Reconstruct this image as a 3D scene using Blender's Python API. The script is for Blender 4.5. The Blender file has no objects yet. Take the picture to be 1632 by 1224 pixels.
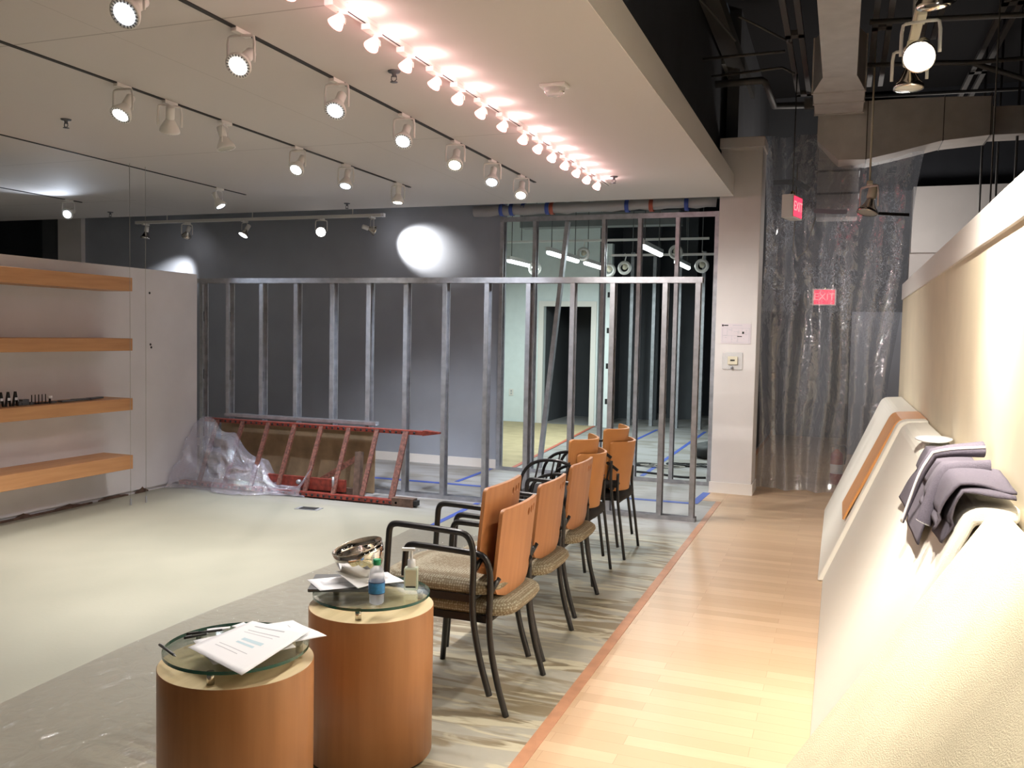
import bpy, bmesh, math, random
from mathutils import Vector, Matrix, Euler, noise
R = math.radians
random.seed(7)
scene = bpy.context.scene
C = scene.collection

# ------------------------------------------------------------ camera, world, exposure
ya, pi_, ro = R(20.35), R(-3.22), R(1.18)
f = Vector((-math.sin(ya)*math.cos(pi_), math.cos(ya)*math.cos(pi_), math.sin(pi_)))
r0 = Vector((math.cos(ya), math.sin(ya), 0)); u0 = r0.cross(f)
rr = r0*math.cos(ro)+u0*math.sin(ro); uu = -r0*math.sin(ro)+u0*math.cos(ro)
cd = bpy.data.cameras.new('camera'); cam = bpy.data.objects.new('camera', cd); C.objects.link(cam)
cam.matrix_world = Matrix(((rr.x, uu.x, -f.x, 0), (rr.y, uu.y, -f.y, 0), (rr.z, uu.z, -f.z, 1.55), (0, 0, 0, 1)))
cd.sensor_width = 36; cd.lens = 1410/1632*36; cd.clip_start = .05; cd.clip_end = 100
scene.camera = cam
w = bpy.data.worlds.new('world'); scene.world = w; w.use_nodes = True
w.node_tree.nodes['Background'].inputs[0].default_value = (.62, .68, .8, 1)
w.node_tree.nodes['Background'].inputs[1].default_value = .02
scene.view_settings.view_transform = 'Standard'; scene.view_settings.look = 'None'
scene.view_settings.exposure = 0.0; scene.view_settings.gamma = 1.0
scene.view_settings.use_curve_mapping = False

WARM, NEUT, COOL, PINK = (1, .89, .76), (1, .98, .96), (.74, .84, 1), (1, .40, .46)
def spot(name, loc, aim, watts, col, cone=75, blend=.8, rad=.05, parent=None):
    l = bpy.data.lights.new(name, 'SPOT'); l.energy = watts; l.color = col
    l.spot_size = R(cone); l.spot_blend = blend; l.shadow_soft_size = rad
    o = bpy.data.objects.new(name, l); C.objects.link(o); o.location = loc
    o.rotation_euler = Vector(aim).to_track_quat('-Z', 'Y').to_euler()
    if parent: o.parent = parent
    return o
def point(name, loc, watts, col, rad=.03, parent=None):
    l = bpy.data.lights.new(name, 'POINT'); l.energy = watts; l.color = col; l.shadow_soft_size = rad
    o = bpy.data.objects.new(name, l); C.objects.link(o); o.location = loc
    if parent: o.parent = parent
    return o

# ------------------------------------------------------------ materials
def mat(name, col, rough=.6, metal=0, var=0, vscale=8, bump=0, bscale=60, emit=None, estr=0, spec=.5, **kw):
    m = bpy.data.materials.new(name); m.use_nodes = True; nt = m.node_tree; b = nt.nodes['Principled BSDF']
    b.inputs['Base Color'].default_value = (*col, 1); b.inputs['Roughness'].default_value = rough
    b.inputs['Metallic'].default_value = metal; b.inputs['Specular IOR Level'].default_value = spec
    tc = nt.nodes.new('ShaderNodeTexCoord')
    if var:
        n = nt.nodes.new('ShaderNodeTexNoise'); n.inputs['Scale'].default_value = vscale; n.inputs['Detail'].default_value = 5
        nt.links.new(tc.outputs['Object'], n.inputs['Vector'])
        rp = nt.nodes.new('ShaderNodeValToRGB'); rp.color_ramp.elements[0].position = .3; rp.color_ramp.elements[1].position = .7
        rp.color_ramp.elements[0].color = (*[c*(1-var) for c in col], 1); rp.color_ramp.elements[1].color = (*[min(1, c*(1+var)) for c in col], 1)
        nt.links.new(n.outputs['Fac'], rp.inputs['Fac']); nt.links.new(rp.outputs['Color'], b.inputs['Base Color'])
    if bump:
        n = nt.nodes.new('ShaderNodeTexNoise'); n.inputs['Scale'].default_value = bscale
        nt.links.new(tc.outputs['Object'], n.inputs['Vector'])
        bp = nt.nodes.new('ShaderNodeBump'); bp.inputs['Strength'].default_value = bump; bp.inputs['Distance'].default_value = .01
        nt.links.new(n.outputs['Fac'], bp.inputs['Height']); nt.links.new(bp.outputs['Normal'], b.inputs['Normal'])
    if emit:
        b.inputs['Emission Color'].default_value = (*emit, 1); b.inputs['Emission Strength'].default_value = estr
    for k, v in kw.items(): b.inputs[k.replace('_', ' ')].default_value = v
    return m
def nodes(m): return m.node_tree, m.node_tree.nodes['Principled BSDF']
def mixrgb(nt, fac, a, b, mode='MIX'):
    n = nt.nodes.new('ShaderNodeMix'); n.data_type = 'RGBA'; n.blend_type = mode
    for s, v in ((0, fac), (6, a), (7, b)):
        if isinstance(v, bpy.types.NodeSocket): nt.links.new(v, n.inputs[s])
        else: n.inputs[s].default_value = v if s == 0 else (*v, 1)
    return n.outputs[2]
def math_n(nt, op, a, b=0, c=0):
    n = nt.nodes.new('ShaderNodeMath'); n.operation = op
    for s, v in ((0, a), (1, b), (2, c)):
        if isinstance(v, bpy.types.NodeSocket): nt.links.new(v, n.inputs[s])
        else: n.inputs[s].default_value = v
    return n.outputs[0]
def sheet_mat(name, tint, trans, milk, bump, bscale, rough=.12, milkcol=(.7, .72, .78), stretch=(1, 1, 1), crease_glint=0):
    """thin clear plastic: see-through + a little milk + wrinkled gloss"""
    m = bpy.data.materials.new(name); m.use_nodes = True; nt = m.node_tree; nt.nodes.clear()
    out = nt.nodes.new('ShaderNodeOutputMaterial'); tr = nt.nodes.new('ShaderNodeBsdfTransparent'); tr.inputs[0].default_value = (*tint, 1)
    df = nt.nodes.new('ShaderNodeBsdfDiffuse'); df.inputs[0].default_value = (*milkcol, 1)
    tl = nt.nodes.new('ShaderNodeBsdfTranslucent'); tl.inputs[0].default_value = (*milkcol, 1)
    gl = nt.nodes.new('ShaderNodeBsdfGlossy'); gl.inputs[1].default_value = rough
    tc = nt.nodes.new('ShaderNodeTexCoord'); mp = nt.nodes.new('ShaderNodeMapping'); mp.inputs['Scale'].default_value = stretch
    nt.links.new(tc.outputs['Object'], mp.inputs['Vector'])
    n = nt.nodes.new('ShaderNodeTexNoise'); n.inputs['Scale'].default_value = bscale; n.inputs['Detail'].default_value = 4; n.inputs['Distortion'].default_value = 1.2
    nt.links.new(mp.outputs[0], n.inputs['Vector'])
    bp = nt.nodes.new('ShaderNodeBump'); bp.inputs['Strength'].default_value = bump; bp.inputs['Distance'].default_value = .04
    nt.links.new(n.outputs['Fac'], bp.inputs['Height']); nt.links.new(bp.outputs['Normal'], gl.inputs['Normal'])
    a = nt.nodes.new('ShaderNodeMixShader'); a.inputs[0].default_value = .5; nt.links.new(df.outputs[0], a.inputs[1]); nt.links.new(tl.outputs[0], a.inputs[2])
    b = nt.nodes.new('ShaderNodeMixShader'); b.inputs[0].default_value = milk; nt.links.new(tr.outputs[0], b.inputs[1]); nt.links.new(a.outputs[0], b.inputs[2])
    c = nt.nodes.new('ShaderNodeMixShader'); c.inputs[0].default_value = 1-trans; nt.links.new(b.outputs[0], c.inputs[1]); nt.links.new(gl.outputs[0], c.inputs[2])
    nt.links.new(c.outputs[0], out.inputs[0])
    if crease_glint:  # lamp highlights on the crinkles, painted into the milk as whiter lines
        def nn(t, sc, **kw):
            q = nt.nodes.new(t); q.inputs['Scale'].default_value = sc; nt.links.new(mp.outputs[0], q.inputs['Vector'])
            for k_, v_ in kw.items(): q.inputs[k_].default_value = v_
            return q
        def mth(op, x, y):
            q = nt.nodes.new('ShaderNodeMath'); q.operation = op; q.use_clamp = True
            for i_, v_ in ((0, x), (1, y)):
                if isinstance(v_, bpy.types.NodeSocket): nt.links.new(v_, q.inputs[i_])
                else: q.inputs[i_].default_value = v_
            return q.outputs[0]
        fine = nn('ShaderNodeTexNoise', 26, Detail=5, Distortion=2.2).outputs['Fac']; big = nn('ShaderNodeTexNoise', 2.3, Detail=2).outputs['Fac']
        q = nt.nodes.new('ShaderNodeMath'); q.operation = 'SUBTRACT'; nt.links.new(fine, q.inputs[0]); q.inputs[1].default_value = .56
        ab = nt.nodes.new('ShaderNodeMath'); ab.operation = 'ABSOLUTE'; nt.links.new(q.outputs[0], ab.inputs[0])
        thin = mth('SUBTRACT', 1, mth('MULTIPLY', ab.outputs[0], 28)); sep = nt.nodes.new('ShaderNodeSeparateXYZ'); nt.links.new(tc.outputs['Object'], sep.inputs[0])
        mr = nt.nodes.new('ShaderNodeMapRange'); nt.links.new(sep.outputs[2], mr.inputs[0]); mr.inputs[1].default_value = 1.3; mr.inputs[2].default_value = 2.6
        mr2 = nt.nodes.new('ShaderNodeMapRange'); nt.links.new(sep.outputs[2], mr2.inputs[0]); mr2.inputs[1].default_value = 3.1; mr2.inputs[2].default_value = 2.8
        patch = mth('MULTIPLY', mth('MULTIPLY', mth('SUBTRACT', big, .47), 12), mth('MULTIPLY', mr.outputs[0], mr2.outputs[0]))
        nt.links.new(mth('ADD', mth('MULTIPLY', mth('MULTIPLY', thin, patch), crease_glint), milk), b.inputs[0])
    return m

M = {}
M['white_paint'] = mat('white_paint', (.70, .67, .66), .7, var=.04, vscale=3)
M['partition'] = mat('partition', (.66, .64, .66), .75, var=.05, vscale=2.5)
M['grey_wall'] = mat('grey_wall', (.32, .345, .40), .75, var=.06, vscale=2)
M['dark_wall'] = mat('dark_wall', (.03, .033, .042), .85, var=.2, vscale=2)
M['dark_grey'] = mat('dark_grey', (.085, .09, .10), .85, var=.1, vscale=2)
M['black_void'] = mat('black_deck', (.012, .012, .014), .95)
M['back_white'] = mat('back_white', (.74, .80, .80), .8, var=.03)
M['conc_ceiling'] = mat('conc_ceiling', (.20, .21, .21), .9, var=.25, vscale=1.5)
M['right_wall'] = mat('right_wall', (.72, .63, .47), .8, var=.05, vscale=3)
M['cap_white'] = mat('cap_white', (.78, .74, .70), .7)
M['steel'] = mat('steel', (.42, .43, .46), .42, metal=.6, var=.18, vscale=14)
M['steel_dark'] = mat('steel_dark', (.12, .125, .135), .5, metal=.5, var=.2, vscale=10)
M['duct'] = mat('duct', (.60, .58, .56), .7, metal=.2, var=.08, vscale=6)
M['conduit'] = mat('conduit', (.11, .11, .11), .6, metal=.4)
M['beam'] = mat('beam', (.05, .05, .048), .8)
M['lamp_white'] = mat('lamp_white', (.75, .74, .70), .4)
M['cream'] = mat('cream', (.68, .64, .50), .4)
M['chrome'] = mat('chrome', (.7, .66, .6), .15, metal=1)
M['black_metal'] = mat('black_metal', (.012, .012, .014), .3, spec=.6)
M['black'] = mat('black', (.01, .01, .011), .6)
M['slot'] = mat('slot', (.02, .018, .017), .7)
M['chair_black'] = mat('chair_black', (.014, .014, .016), .8, bump=.3, bscale=300)
M['orange_wood'] = None
M['paper'] = mat('paper', (.86, .87, .90), .6)
M['ink'] = mat('ink', (.45, .47, .52), .6)
M['ink_blue'] = mat('ink_blue', (.52, .68, .76), .6)
M['red_frame'] = mat('red_frame', (.21, .032, .02), .5, var=.45, vscale=25)
M['rung'] = mat('rung', (.15, .055, .038), .6, var=.6, vscale=45)
M['plywood'] = mat('plywood', (.27, .18, .10), .8, var=.22, vscale=7)
M['brown'] = mat('brown', (.11, .065, .045), .8, var=.4, vscale=18)
M['tape_blue'] = mat('tape_blue', (.055, .10, .40), .6)
M['tape_red'] = mat('tape_red', (.42, .10, .06), .6)
M['tape_silver'] = mat('tape_silver', (.30, .34, .42), .35, metal=.4)
M['panel'] = mat('panel', (.80, .78, .71), .9, bump=.25, bscale=350)
M['panel_yellow'] = mat('panel_yellow', (.72, .66, .48), .95, var=.07, vscale=6, bump=.4, bscale=260)
M['orange_ply'] = mat('orange_ply', (.64, .29, .09), .45, var=.06, vscale=5)
M['cloth'] = mat('cloth', (.095, .083, .11), .95, var=.12, vscale=200, bump=.5, bscale=400)
M['cloth_lining'] = mat('cloth_lining', (.02, .02, .028), .9)
M['piping'] = mat('piping', (.8, .8, .8), .6)
M['plastic_white'] = mat('plastic_white', (.82, .84, .88), .3)
M['red'] = mat('red', (.38, .02, .02), .35)
M['sign_red'] = mat('sign_red', (.9, .05, .08), .5, emit=(1, .04, .10), estr=1.6)
M['sign_letter'] = mat('sign_letter', (1, .3, .3), .5, emit=(1, .35, .35), estr=1.2)
M['tan_floor'] = mat('tan_floor', (.42, .34, .20), .85, var=.12, vscale=5)
M['edge_strip'] = mat('edge_strip', (.46, .23, .13), .5, var=.15, vscale=10)
M['silver_bowl'] = mat('silver_bowl', (.85, .83, .8), .06, metal=1)
M['green_cap'] = mat('green_cap', (.01, .32, .14), .4)
M['label_blue'] = mat('label_blue', (.03, .25, .62), .4, var=.3, vscale=60)
M['navy'] = mat('navy', (.01, .03, .12), .4)
M['gel'] = mat('gel', (.75, .85, .72), .1, Alpha=.55)
M['bottle'] = mat('bottle', (.72, .8, .98), .08, Alpha=.35)
M['clear'] = mat('clear', (.85, .85, .85), .1, Alpha=.4)
M['cable_grey'] = mat('cable_grey', (.35, .34, .3), .5)
M['pink_shell'] = mat('pink_shell', (.9, .6, .55), .3, emit=(1, .32, .28), estr=5)
def lens_mat(name, col, s): return mat(name, (.9, .9, .9), .3, emit=col, estr=s)
M['lens_warm'] = lens_mat('lens_warm', (1, .90, .76), 14)
M['lens_neut'] = lens_mat('lens_neut', (1, .95, .92), 14)
M['lens_cool'] = lens_mat('lens_cool', (.80, .86, 1), 14)
M['lens_off'] = mat('lens_off', (.55, .53, .45), .15)
M['tube_light'] = mat('tube_light', (.9, .95, 1), .3, emit=(.92, 1, 1), estr=7)
M['brass'] = mat('brass', (.55, .46, .28), .2, metal=1)
M['plastic_clear'] = sheet_mat('plastic_clear', (.92, .94, .97), .76, .31, 1.0, 7, .10, (.62, .67, .76), (1, 1, .7), crease_glint=1.3)
M['plastic_milky'] = sheet_mat('plastic_milky', (.92, .92, .97), .80, .30, .9, 9, .10, (.84, .82, .95))
M['plastic_roll'] = sheet_mat('plastic_roll', (.9, .9, .9), .9, .85, .6, 10, .2, (.62, .60, .60))
M['plastic_floor'] = sheet_mat('plastic_floor', (.93, .915, .915), .88, .05, .9, 9, .12, (.5, .48, .48), (1, 1, 1))

def wood(name, c1, c2, axis=2, rough=.45, sc=1):
    m = mat(name, c1, rough); nt, b = nodes(m); tc = nt.nodes.new('ShaderNodeTexCoord'); mp = nt.nodes.new('ShaderNodeMapping')
    s = [22*sc]*3; s[axis] = 1.6*sc; mp.inputs['Scale'].default_value = s
    nt.links.new(tc.outputs['Object'], mp.inputs['Vector']); n = nt.nodes.new('ShaderNodeTexNoise'); n.inputs['Scale'].default_value = 1.4; n.inputs['Detail'].default_value = 6
    nt.links.new(mp.outputs[0], n.inputs['Vector']); rp = nt.nodes.new('ShaderNodeValToRGB'); rp.color_ramp.elements[0].position = .32; rp.color_ramp.elements[1].position = .68
    rp.color_ramp.elements[0].color = (*c1, 1); rp.color_ramp.elements[1].color = (*c2, 1)
    nt.links.new(n.outputs['Fac'], rp.inputs[0]); nt.links.new(rp.outputs[0], b.inputs['Base Color']); return m
M['orange_wood'] = wood('orange_wood', (.43, .185, .075), (.51, .235, .10), 2, .4)
M['drum_wood'] = wood('drum_wood', (.40, .18, .072), (.47, .22, .092), 2, .38)
M['maple'] = wood('maple', (.66, .50, .29), (.76, .60, .38), 1, .5)
M['shelf_wood'] = wood('shelf_wood', (.44, .21, .085), (.53, .27, .115), 1, .45)

def ceiling_mat():
    m = mat('ceiling_panels', (.61, .57, .54), .8, spec=.2); nt, b = nodes(m); tc = nt.nodes.new('ShaderNodeTexCoord'); sp = nt.nodes.new('ShaderNodeSeparateXYZ')
    nt.links.new(tc.outputs['Object'], sp.inputs[0]); fac = None
    def line(sock, v, w):
        return math_n(nt, 'LESS_THAN', math_n(nt, 'ABSOLUTE', math_n(nt, 'SUBTRACT', sock, v)), w)
    gate = math_n(nt, 'LESS_THAN', sp.outputs[0], -2.0)
    for s, v, ww, g in ((1, 3.32, .005, 1), (1, 5.78, .004, 1), (1, .85, .006, 1), (1, 7.73, .006, 2), (0, -3.3, .0015, 0), (0, -7.5, .003, 0)):
        l = line(sp.outputs[s], v, ww)
        if g == 1: l = math_n(nt, 'MULTIPLY', l, gate)
        if g == 2: l = math_n(nt, 'MULTIPLY', l, math_n(nt, 'LESS_THAN', sp.outputs[0], -7.3))
        fac = l if fac is None else math_n(nt, 'MAXIMUM', fac, l)
    nt.links.new(mixrgb(nt, math_n(nt, 'MULTIPLY', fac, .45), (.61, .57, .54), (.16, .14, .12)), b.inputs['Base Color']); return m
M['ceiling'] = ceiling_mat()

def concrete_mat():
    m = mat('glue_floor', (.3, .3, .25), .5); nt, b = nodes(m); tc = nt.nodes.new('ShaderNodeTexCoord')
    def nz(scale, det, dist, sc=(1, 1, 1)):
        mp = nt.nodes.new('ShaderNodeMapping'); mp.inputs['Scale'].default_value = sc; nt.links.new(tc.outputs['Object'], mp.inputs['Vector'])
        n = nt.nodes.new('ShaderNodeTexNoise'); n.inputs['Scale'].default_value = scale; n.inputs['Detail'].default_value = det; n.inputs['Distortion'].default_value = dist
        nt.links.new(mp.outputs[0], n.inputs['Vector']); return n.outputs['Fac']
    def ramp(s, a, bb):
        r_ = nt.nodes.new('ShaderNodeValToRGB'); r_.color_ramp.elements[0].position = a; r_.color_ramp.elements[1].position = bb
        nt.links.new(s, r_.inputs[0]); return r_.outputs[0]
    base = mixrgb(nt, ramp(nz(.8, 3, .3), .35, .65), (.31, .30, .235), (.37, .355, .28))
    # trowelled glue bands under the removed carpet, only near the wood edge and the frame
    sp = nt.nodes.new('ShaderNodeSeparateXYZ'); nt.links.new(tc.outputs['Object'], sp.inputs[0])
    mr = nt.nodes.new('ShaderNodeMapRange'); nt.links.new(sp.outputs[0], mr.inputs[0]); mr.inputs[1].default_value = -2.6; mr.inputs[2].default_value = -1.9
    band = ramp(nz(1.5, 4, 2.6, (.55, 2.2, 1)), .46, .54)
    g1 = mixrgb(nt, band, (.22, .17, .10), (.38, .365, .31))
    g2 = mixrgb(nt, ramp(nz(3.5, 4, 2.0, (.5, 2.6, 1)), .52, .6), g1, (.53, .49, .36))
    col = mixrgb(nt, math_n(nt, 'MULTIPLY', mr.outputs[0], .85), base, g2)
    mr2 = nt.nodes.new('ShaderNodeMapRange'); nt.links.new(sp.outputs[1], mr2.inputs[0]); mr2.inputs[1].default_value = 6.6; mr2.inputs[2].default_value = 7.2
    greyc = mixrgb(nt, ramp(nz(2.2, 4, 1.0, (.6, 1.8, 1)), .45, .6), (.33, .32, .32), (.24, .225, .20))
    col = mixrgb(nt, mr2.outputs[0], col, greyc)
    nt.links.new(col, b.inputs['Base Color'])
    bp = nt.nodes.new('ShaderNodeBump'); bp.inputs['Strength'].default_value = .15; bp.inputs['Distance'].default_value = .004
    nt.links.new(nz(40, 4, 0), bp.inputs['Height']); nt.links.new(bp.outputs[0], b.inputs['Normal'])
    return m
M['glue_floor'] = concrete_mat()
def plank_mat():
    m = mat('maple_planks', (.6, .42, .27), .36); nt, b = nodes(m); tc = nt.nodes.new('ShaderNodeTexCoord')
    br = nt.nodes.new('ShaderNodeTexBrick'); nt.links.new(tc.outputs['Object'], br.inputs['Vector'])
    br.inputs['Scale'].default_value = 1; br.inputs['Brick Width'].default_value = .72; br.inputs['Row Height'].default_value = .083
    br.inputs['Mortar Size'].default_value = .0012; br.inputs['Bias'].default_value = 0; br.offset = .37; br.squash = 1
    br.inputs['Color1'].default_value = (.60, .435, .285, 1); br.inputs['Color2'].default_value = (.49, .34, .21, 1); br.inputs['Mortar'].default_value = (.42, .26, .16, 1)
    mp = nt.nodes.new('ShaderNodeMapping'); mp.inputs['Scale'].default_value = (1.5, 26, 1); nt.links.new(tc.outputs['Object'], mp.inputs['Vector'])
    n = nt.nodes.new('ShaderNodeTexNoise'); n.inputs['Scale'].default_value = 1.5; n.inputs['Detail'].default_value = 5; nt.links.new(mp.outputs[0], n.inputs['Vector'])
    nt.links.new(mixrgb(nt, math_n(nt, 'MULTIPLY', n.outputs['Fac'], .35), br.outputs[0], (.52, .33, .20)), b.inputs['Base Color']); return m
M['planks'] = plank_mat()
def fabric_mat():
    m = mat('dotted_fabric', (.3, .27, .2), .95); nt, b = nodes(m); tc = nt.nodes.new('ShaderNodeTexCoord')
    v = nt.nodes.new('ShaderNodeTexVoronoi'); v.inputs['Scale'].default_value = 95; v.inputs['Randomness'].default_value = .25; nt.links.new(tc.outputs['Object'], v.inputs['Vector'])
    rp = nt.nodes.new('ShaderNodeValToRGB'); rp.color_ramp.elements[0].position = .3; rp.color_ramp.elements[1].position = .5
    rp.color_ramp.elements[0].color = (.42, .40, .31, 1); rp.color_ramp.elements[1].color = (.22, .18, .12, 1)
    nt.links.new(v.outputs['Distance'], rp.inputs[0]); nt.links.new(rp.outputs[0], b.inputs['Base Color']); return m
M['fabric'] = fabric_mat()
def glass_mat():
    m = bpy.data.materials.new('table_glass'); m.use_nodes = True; nt = m.node_tree; nt.nodes.clear(); out = nt.nodes.new('ShaderNodeOutputMaterial')
    tr = nt.nodes.new('ShaderNodeBsdfTransparent'); tr.inputs[0].default_value = (.95, .985, .955, 1); gl = nt.nodes.new('ShaderNodeBsdfGlossy'); gl.inputs[1].default_value = .04
    lw = nt.nodes.new('ShaderNodeLayerWeight'); lw.inputs[0].default_value = .35; mx = nt.nodes.new('ShaderNodeMixShader')
    nt.links.new(math_n(nt, 'MULTIPLY', lw.outputs['Fresnel'], .55), mx.inputs[0]); nt.links.new(tr.outputs[0], mx.inputs[1]); nt.links.new(gl.outputs[0], mx.inputs[2]); nt.links.new(mx.outputs[0], out.inputs[0]); return m
M['glass'] = glass_mat(); M['glass_edge'] = mat('glass_edge', (.01, .10, .08), .1, spec=.8)

# ------------------------------------------------------------ mesh helpers
class MB:
    def __init__(s): s.bm = bmesh.new(); s.k = 0; s.mats = []
    def _set(s, fs, mi):
        for q in fs: q.material_index = mi
    def poly(s, vs, fs, mi=0, smooth=False, mtx=None):
        bv = [s.bm.verts.new(mtx @ Vector(v) if mtx else Vector(v)) for v in vs]
        for q in fs:
            try: nf = s.bm.faces.new([bv[i] for i in q])
            except ValueError: continue
            nf.material_index = mi; nf.smooth = smooth
        return s
    def box(s, c, d, rot=None, mi=0):
        h = Vector(d)/2; m = Matrix.Translation(c) @ (Euler(rot).to_matrix().to_4x4() if rot else Matrix())
        vs = [(x*h.x, y*h.y, z*h.z) for x in (-1, 1) for y in (-1, 1) for z in (-1, 1)]
        return s.poly(vs, [(0, 1, 3, 2), (4, 6, 7, 5), (0, 4, 5, 1), (2, 3, 7, 6), (0, 2, 6, 4), (1, 5, 7, 3)], mi, mtx=m)
    def bb(s, x0, x1, y0, y1, z0, z1, mi=0): return s.box(((x0+x1)/2, (y0+y1)/2, (z0+z1)/2), (abs(x1-x0), abs(y1-y0), abs(z1-z0)), mi=mi)
    def tube(s, pts, r, n=8, mi=0, flat=None, closed=False):
        pts = [Vector(p) for p in pts]; N = len(pts); rings = []; prev = None
        for i, p in enumerate(pts):
            if closed: t = (pts[(i+1) % N]-pts[i-1]).normalized()
            else: t = (pts[min(i+1, N-1)]-pts[max(i-1, 0)]).normalized()
            if prev is None:
                a = Vector((0, 0, 1)) if abs(t.z) < .9 else Vector((0, 1, 0)); n1 = t.cross(a).normalized()
            else: n1 = (prev-t*prev.dot(t)).normalized()
            prev = n1; n2 = t.cross(n1); rad = r[i] if isinstance(r, (list, tuple)) else r
            rings.append([s.bm.verts.new(p+(n1*math.cos(2*math.pi*k/n)+n2*math.sin(2*math.pi*k/n)*(flat or 1))*rad) for k in range(n)])
        for i in range(N if closed else N-1):
            A, B = rings[i], rings[(i+1) % N]
            for k in range(n):
                q = s.bm.faces.new((A[k], A[(k+1) % n], B[(k+1) % n], B[k])); q.smooth = True; q.material_index = mi
        if not closed:
            for q in (rings[0][::-1], rings[-1]): s.bm.faces.new(q).material_index = mi
        return s
    def bar(s, a, b, wx, wz, mi=0, up=(0, 0, 1)):
        a, b = Vector(a), Vector(b); t = (b-a).normalized(); u = Vector(up)
        if abs(t.dot(u)) > .95: u = Vector((0, 1, 0))
        n1 = t.cross(u).normalized(); n2 = n1.cross(t)
        vs = [p+n1*wx/2*i+n2*wz/2*j for p in (a, b) for i in (-1, 1) for j in (-1, 1)]
        return s.poly(vs, [(0, 1, 3, 2), (4, 6, 7, 5), (0, 4, 5, 1), (2, 3, 7, 6), (0, 2, 6, 4), (1, 5, 7, 3)], mi)
    def lathe(s, prof, c=(0, 0, 0), n=28, mi=0, mtx=None, smooth=True, mis=None):
        c = Vector(c); rings = []
        for (rad, z) in prof:
            if rad < 1e-6: rings.append([s.bm.verts.new((mtx or Matrix()) @ (c+Vector((0, 0, z))))])
            else: rings.append([s.bm.verts.new((mtx or Matrix()) @ (c+Vector((rad*math.cos(2*math.pi*k/n), rad*math.sin(2*math.pi*k/n), z)))) for k in range(n)])
        for i in range(len(rings)-1):
            A, B = rings[i], rings[i+1]
            for k in range(n):
                j = (k+1) % n
                if len(A) == 1 and len(B) == 1: continue
                if len(A) == 1: q = (A[0], B[j], B[k])
                elif len(B) == 1: q = (A[k], A[j], B[0])
                else: q = (A[k], A[j], B[j], B[k])
                q = s.bm.faces.new(q); q.smooth = smooth; q.material_index = mis[i] if mis else mi
        return s
    def grid(s, fn, nu, nv, mi=0, smooth=True):
        vs = [[s.bm.verts.new(fn(i/nu, j/nv)) for j in range(nv+1)] for i in range(nu+1)]
        for i in range(nu):
            for j in range(nv):
                q = s.bm.faces.new((vs[i][j], vs[i+1][j], vs[i+1][j+1], vs[i][j+1])); q.smooth = smooth; q.material_index = mi
        return s
    def extr(s, prof, y0, y1, mi=0, axis='Y', closed=True):
        """profile in (x,z) extruded along Y"""
        n = len(prof); vs = [(x, y0, z) for x, z in prof]+[(x, y1, z) for x, z in prof]
        fs = [(i, (i+1) % n, n+(i+1) % n, n+i) for i in range(n if closed else n-1)]
        if closed: fs += [tuple(range(n))[::-1], tuple(range(n, 2*n))]
        return s.poly(vs, fs, mi)
    def mesh(s, name, m, bevel=0, seg=2):
        if bevel:
            bmesh.ops.remove_doubles(s.bm, verts=s.bm.verts, dist=1e-6)
            es = [e for e in s.bm.edges if len(e.link_faces) == 2 and e.calc_face_angle(0) > .6]
            bmesh.ops.bevel(s.bm, geom=es, offset=bevel, segments=seg, affect='EDGES', profile=.5)
        bmesh.ops.recalc_face_normals(s.bm, faces=s.bm.faces)
        me = bpy.data.meshes.new(name); s.bm.to_mesh(me); s.bm.free()
        for q in (m if isinstance(m, (list, tuple)) else [m]): me.materials.append(q if not isinstance(q, str) else M[q])
        return me
    def build(s, name, m, parent=None, bevel=0, seg=2, solid=0, sub=0):
        me = s.mesh(name, m, bevel, seg); o = bpy.data.objects.new(name, me); C.objects.link(o)
        if parent: o.parent = parent
        if solid: md = o.modifiers.new('solid', 'SOLIDIFY'); md.thickness = solid; md.offset = 0
        if sub: md = o.modifiers.new('sub', 'SUBSURF'); md.levels = sub; md.render_levels = sub
        return o
def tag(o, label=None, cat=None, group=None, kind=None):
    for k, v in (('label', label), ('category', cat), ('group', group), ('kind', kind)):
        if v: o[k] = v
    return o
def thing(name, loc, label, cat, group=None, rz=0):
    o = bpy.data.objects.new(name, None); C.objects.link(o); o.location = loc; o.rotation_euler = (0, 0, rz); o.empty_display_size = .05
    return tag(o, label, cat, group)
def inst(name, me, parent, loc=(0, 0, 0), rot=None):
    o = bpy.data.objects.new(name, me); C.objects.link(o); o.parent = parent; o.location = loc
    if rot is not None: o.rotation_euler = rot
    return o
def children(o): return [c for c in bpy.data.objects if c.parent == o]
def copy_tree(o, kids, parent=None):
    c = o.copy(); C.objects.link(c); c.parent = parent
    for ch in kids.get(o.name, ()): copy_tree(ch, kids, c)
    return c
def kidmap(root):
    d = {}
    def rec(o):
        d[o.name] = [c for c in bpy.data.objects if c.parent == o]
        for c in d[o.name]: rec(c)
    rec(root); return d
def struct(name, mb, m, **k): return tag(mb.build(name, m, **k), kind='structure')
def text(body, size, m, parent, mtx, name='lettering', ext=.001):
    cu = bpy.data.curves.new('t', 'FONT'); cu.body = body; cu.size = size; cu.extrude = ext; cu.align_x = 'CENTER'; cu.align_y = 'CENTER'
    t = bpy.data.objects.new('t', cu); C.objects.link(t); me = bpy.data.meshes.new_from_object(t.evaluated_get(bpy.context.evaluated_depsgraph_get()))
    bpy.data.objects.remove(t); me.materials.clear(); me.materials.append(M[m]); me.transform(mtx)
    o = bpy.data.objects.new(name, me); C.objects.link(o); o.parent = parent; return o
def wob(p, s=1, a=1): return noise.noise(Vector(p)*s)*a

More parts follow.
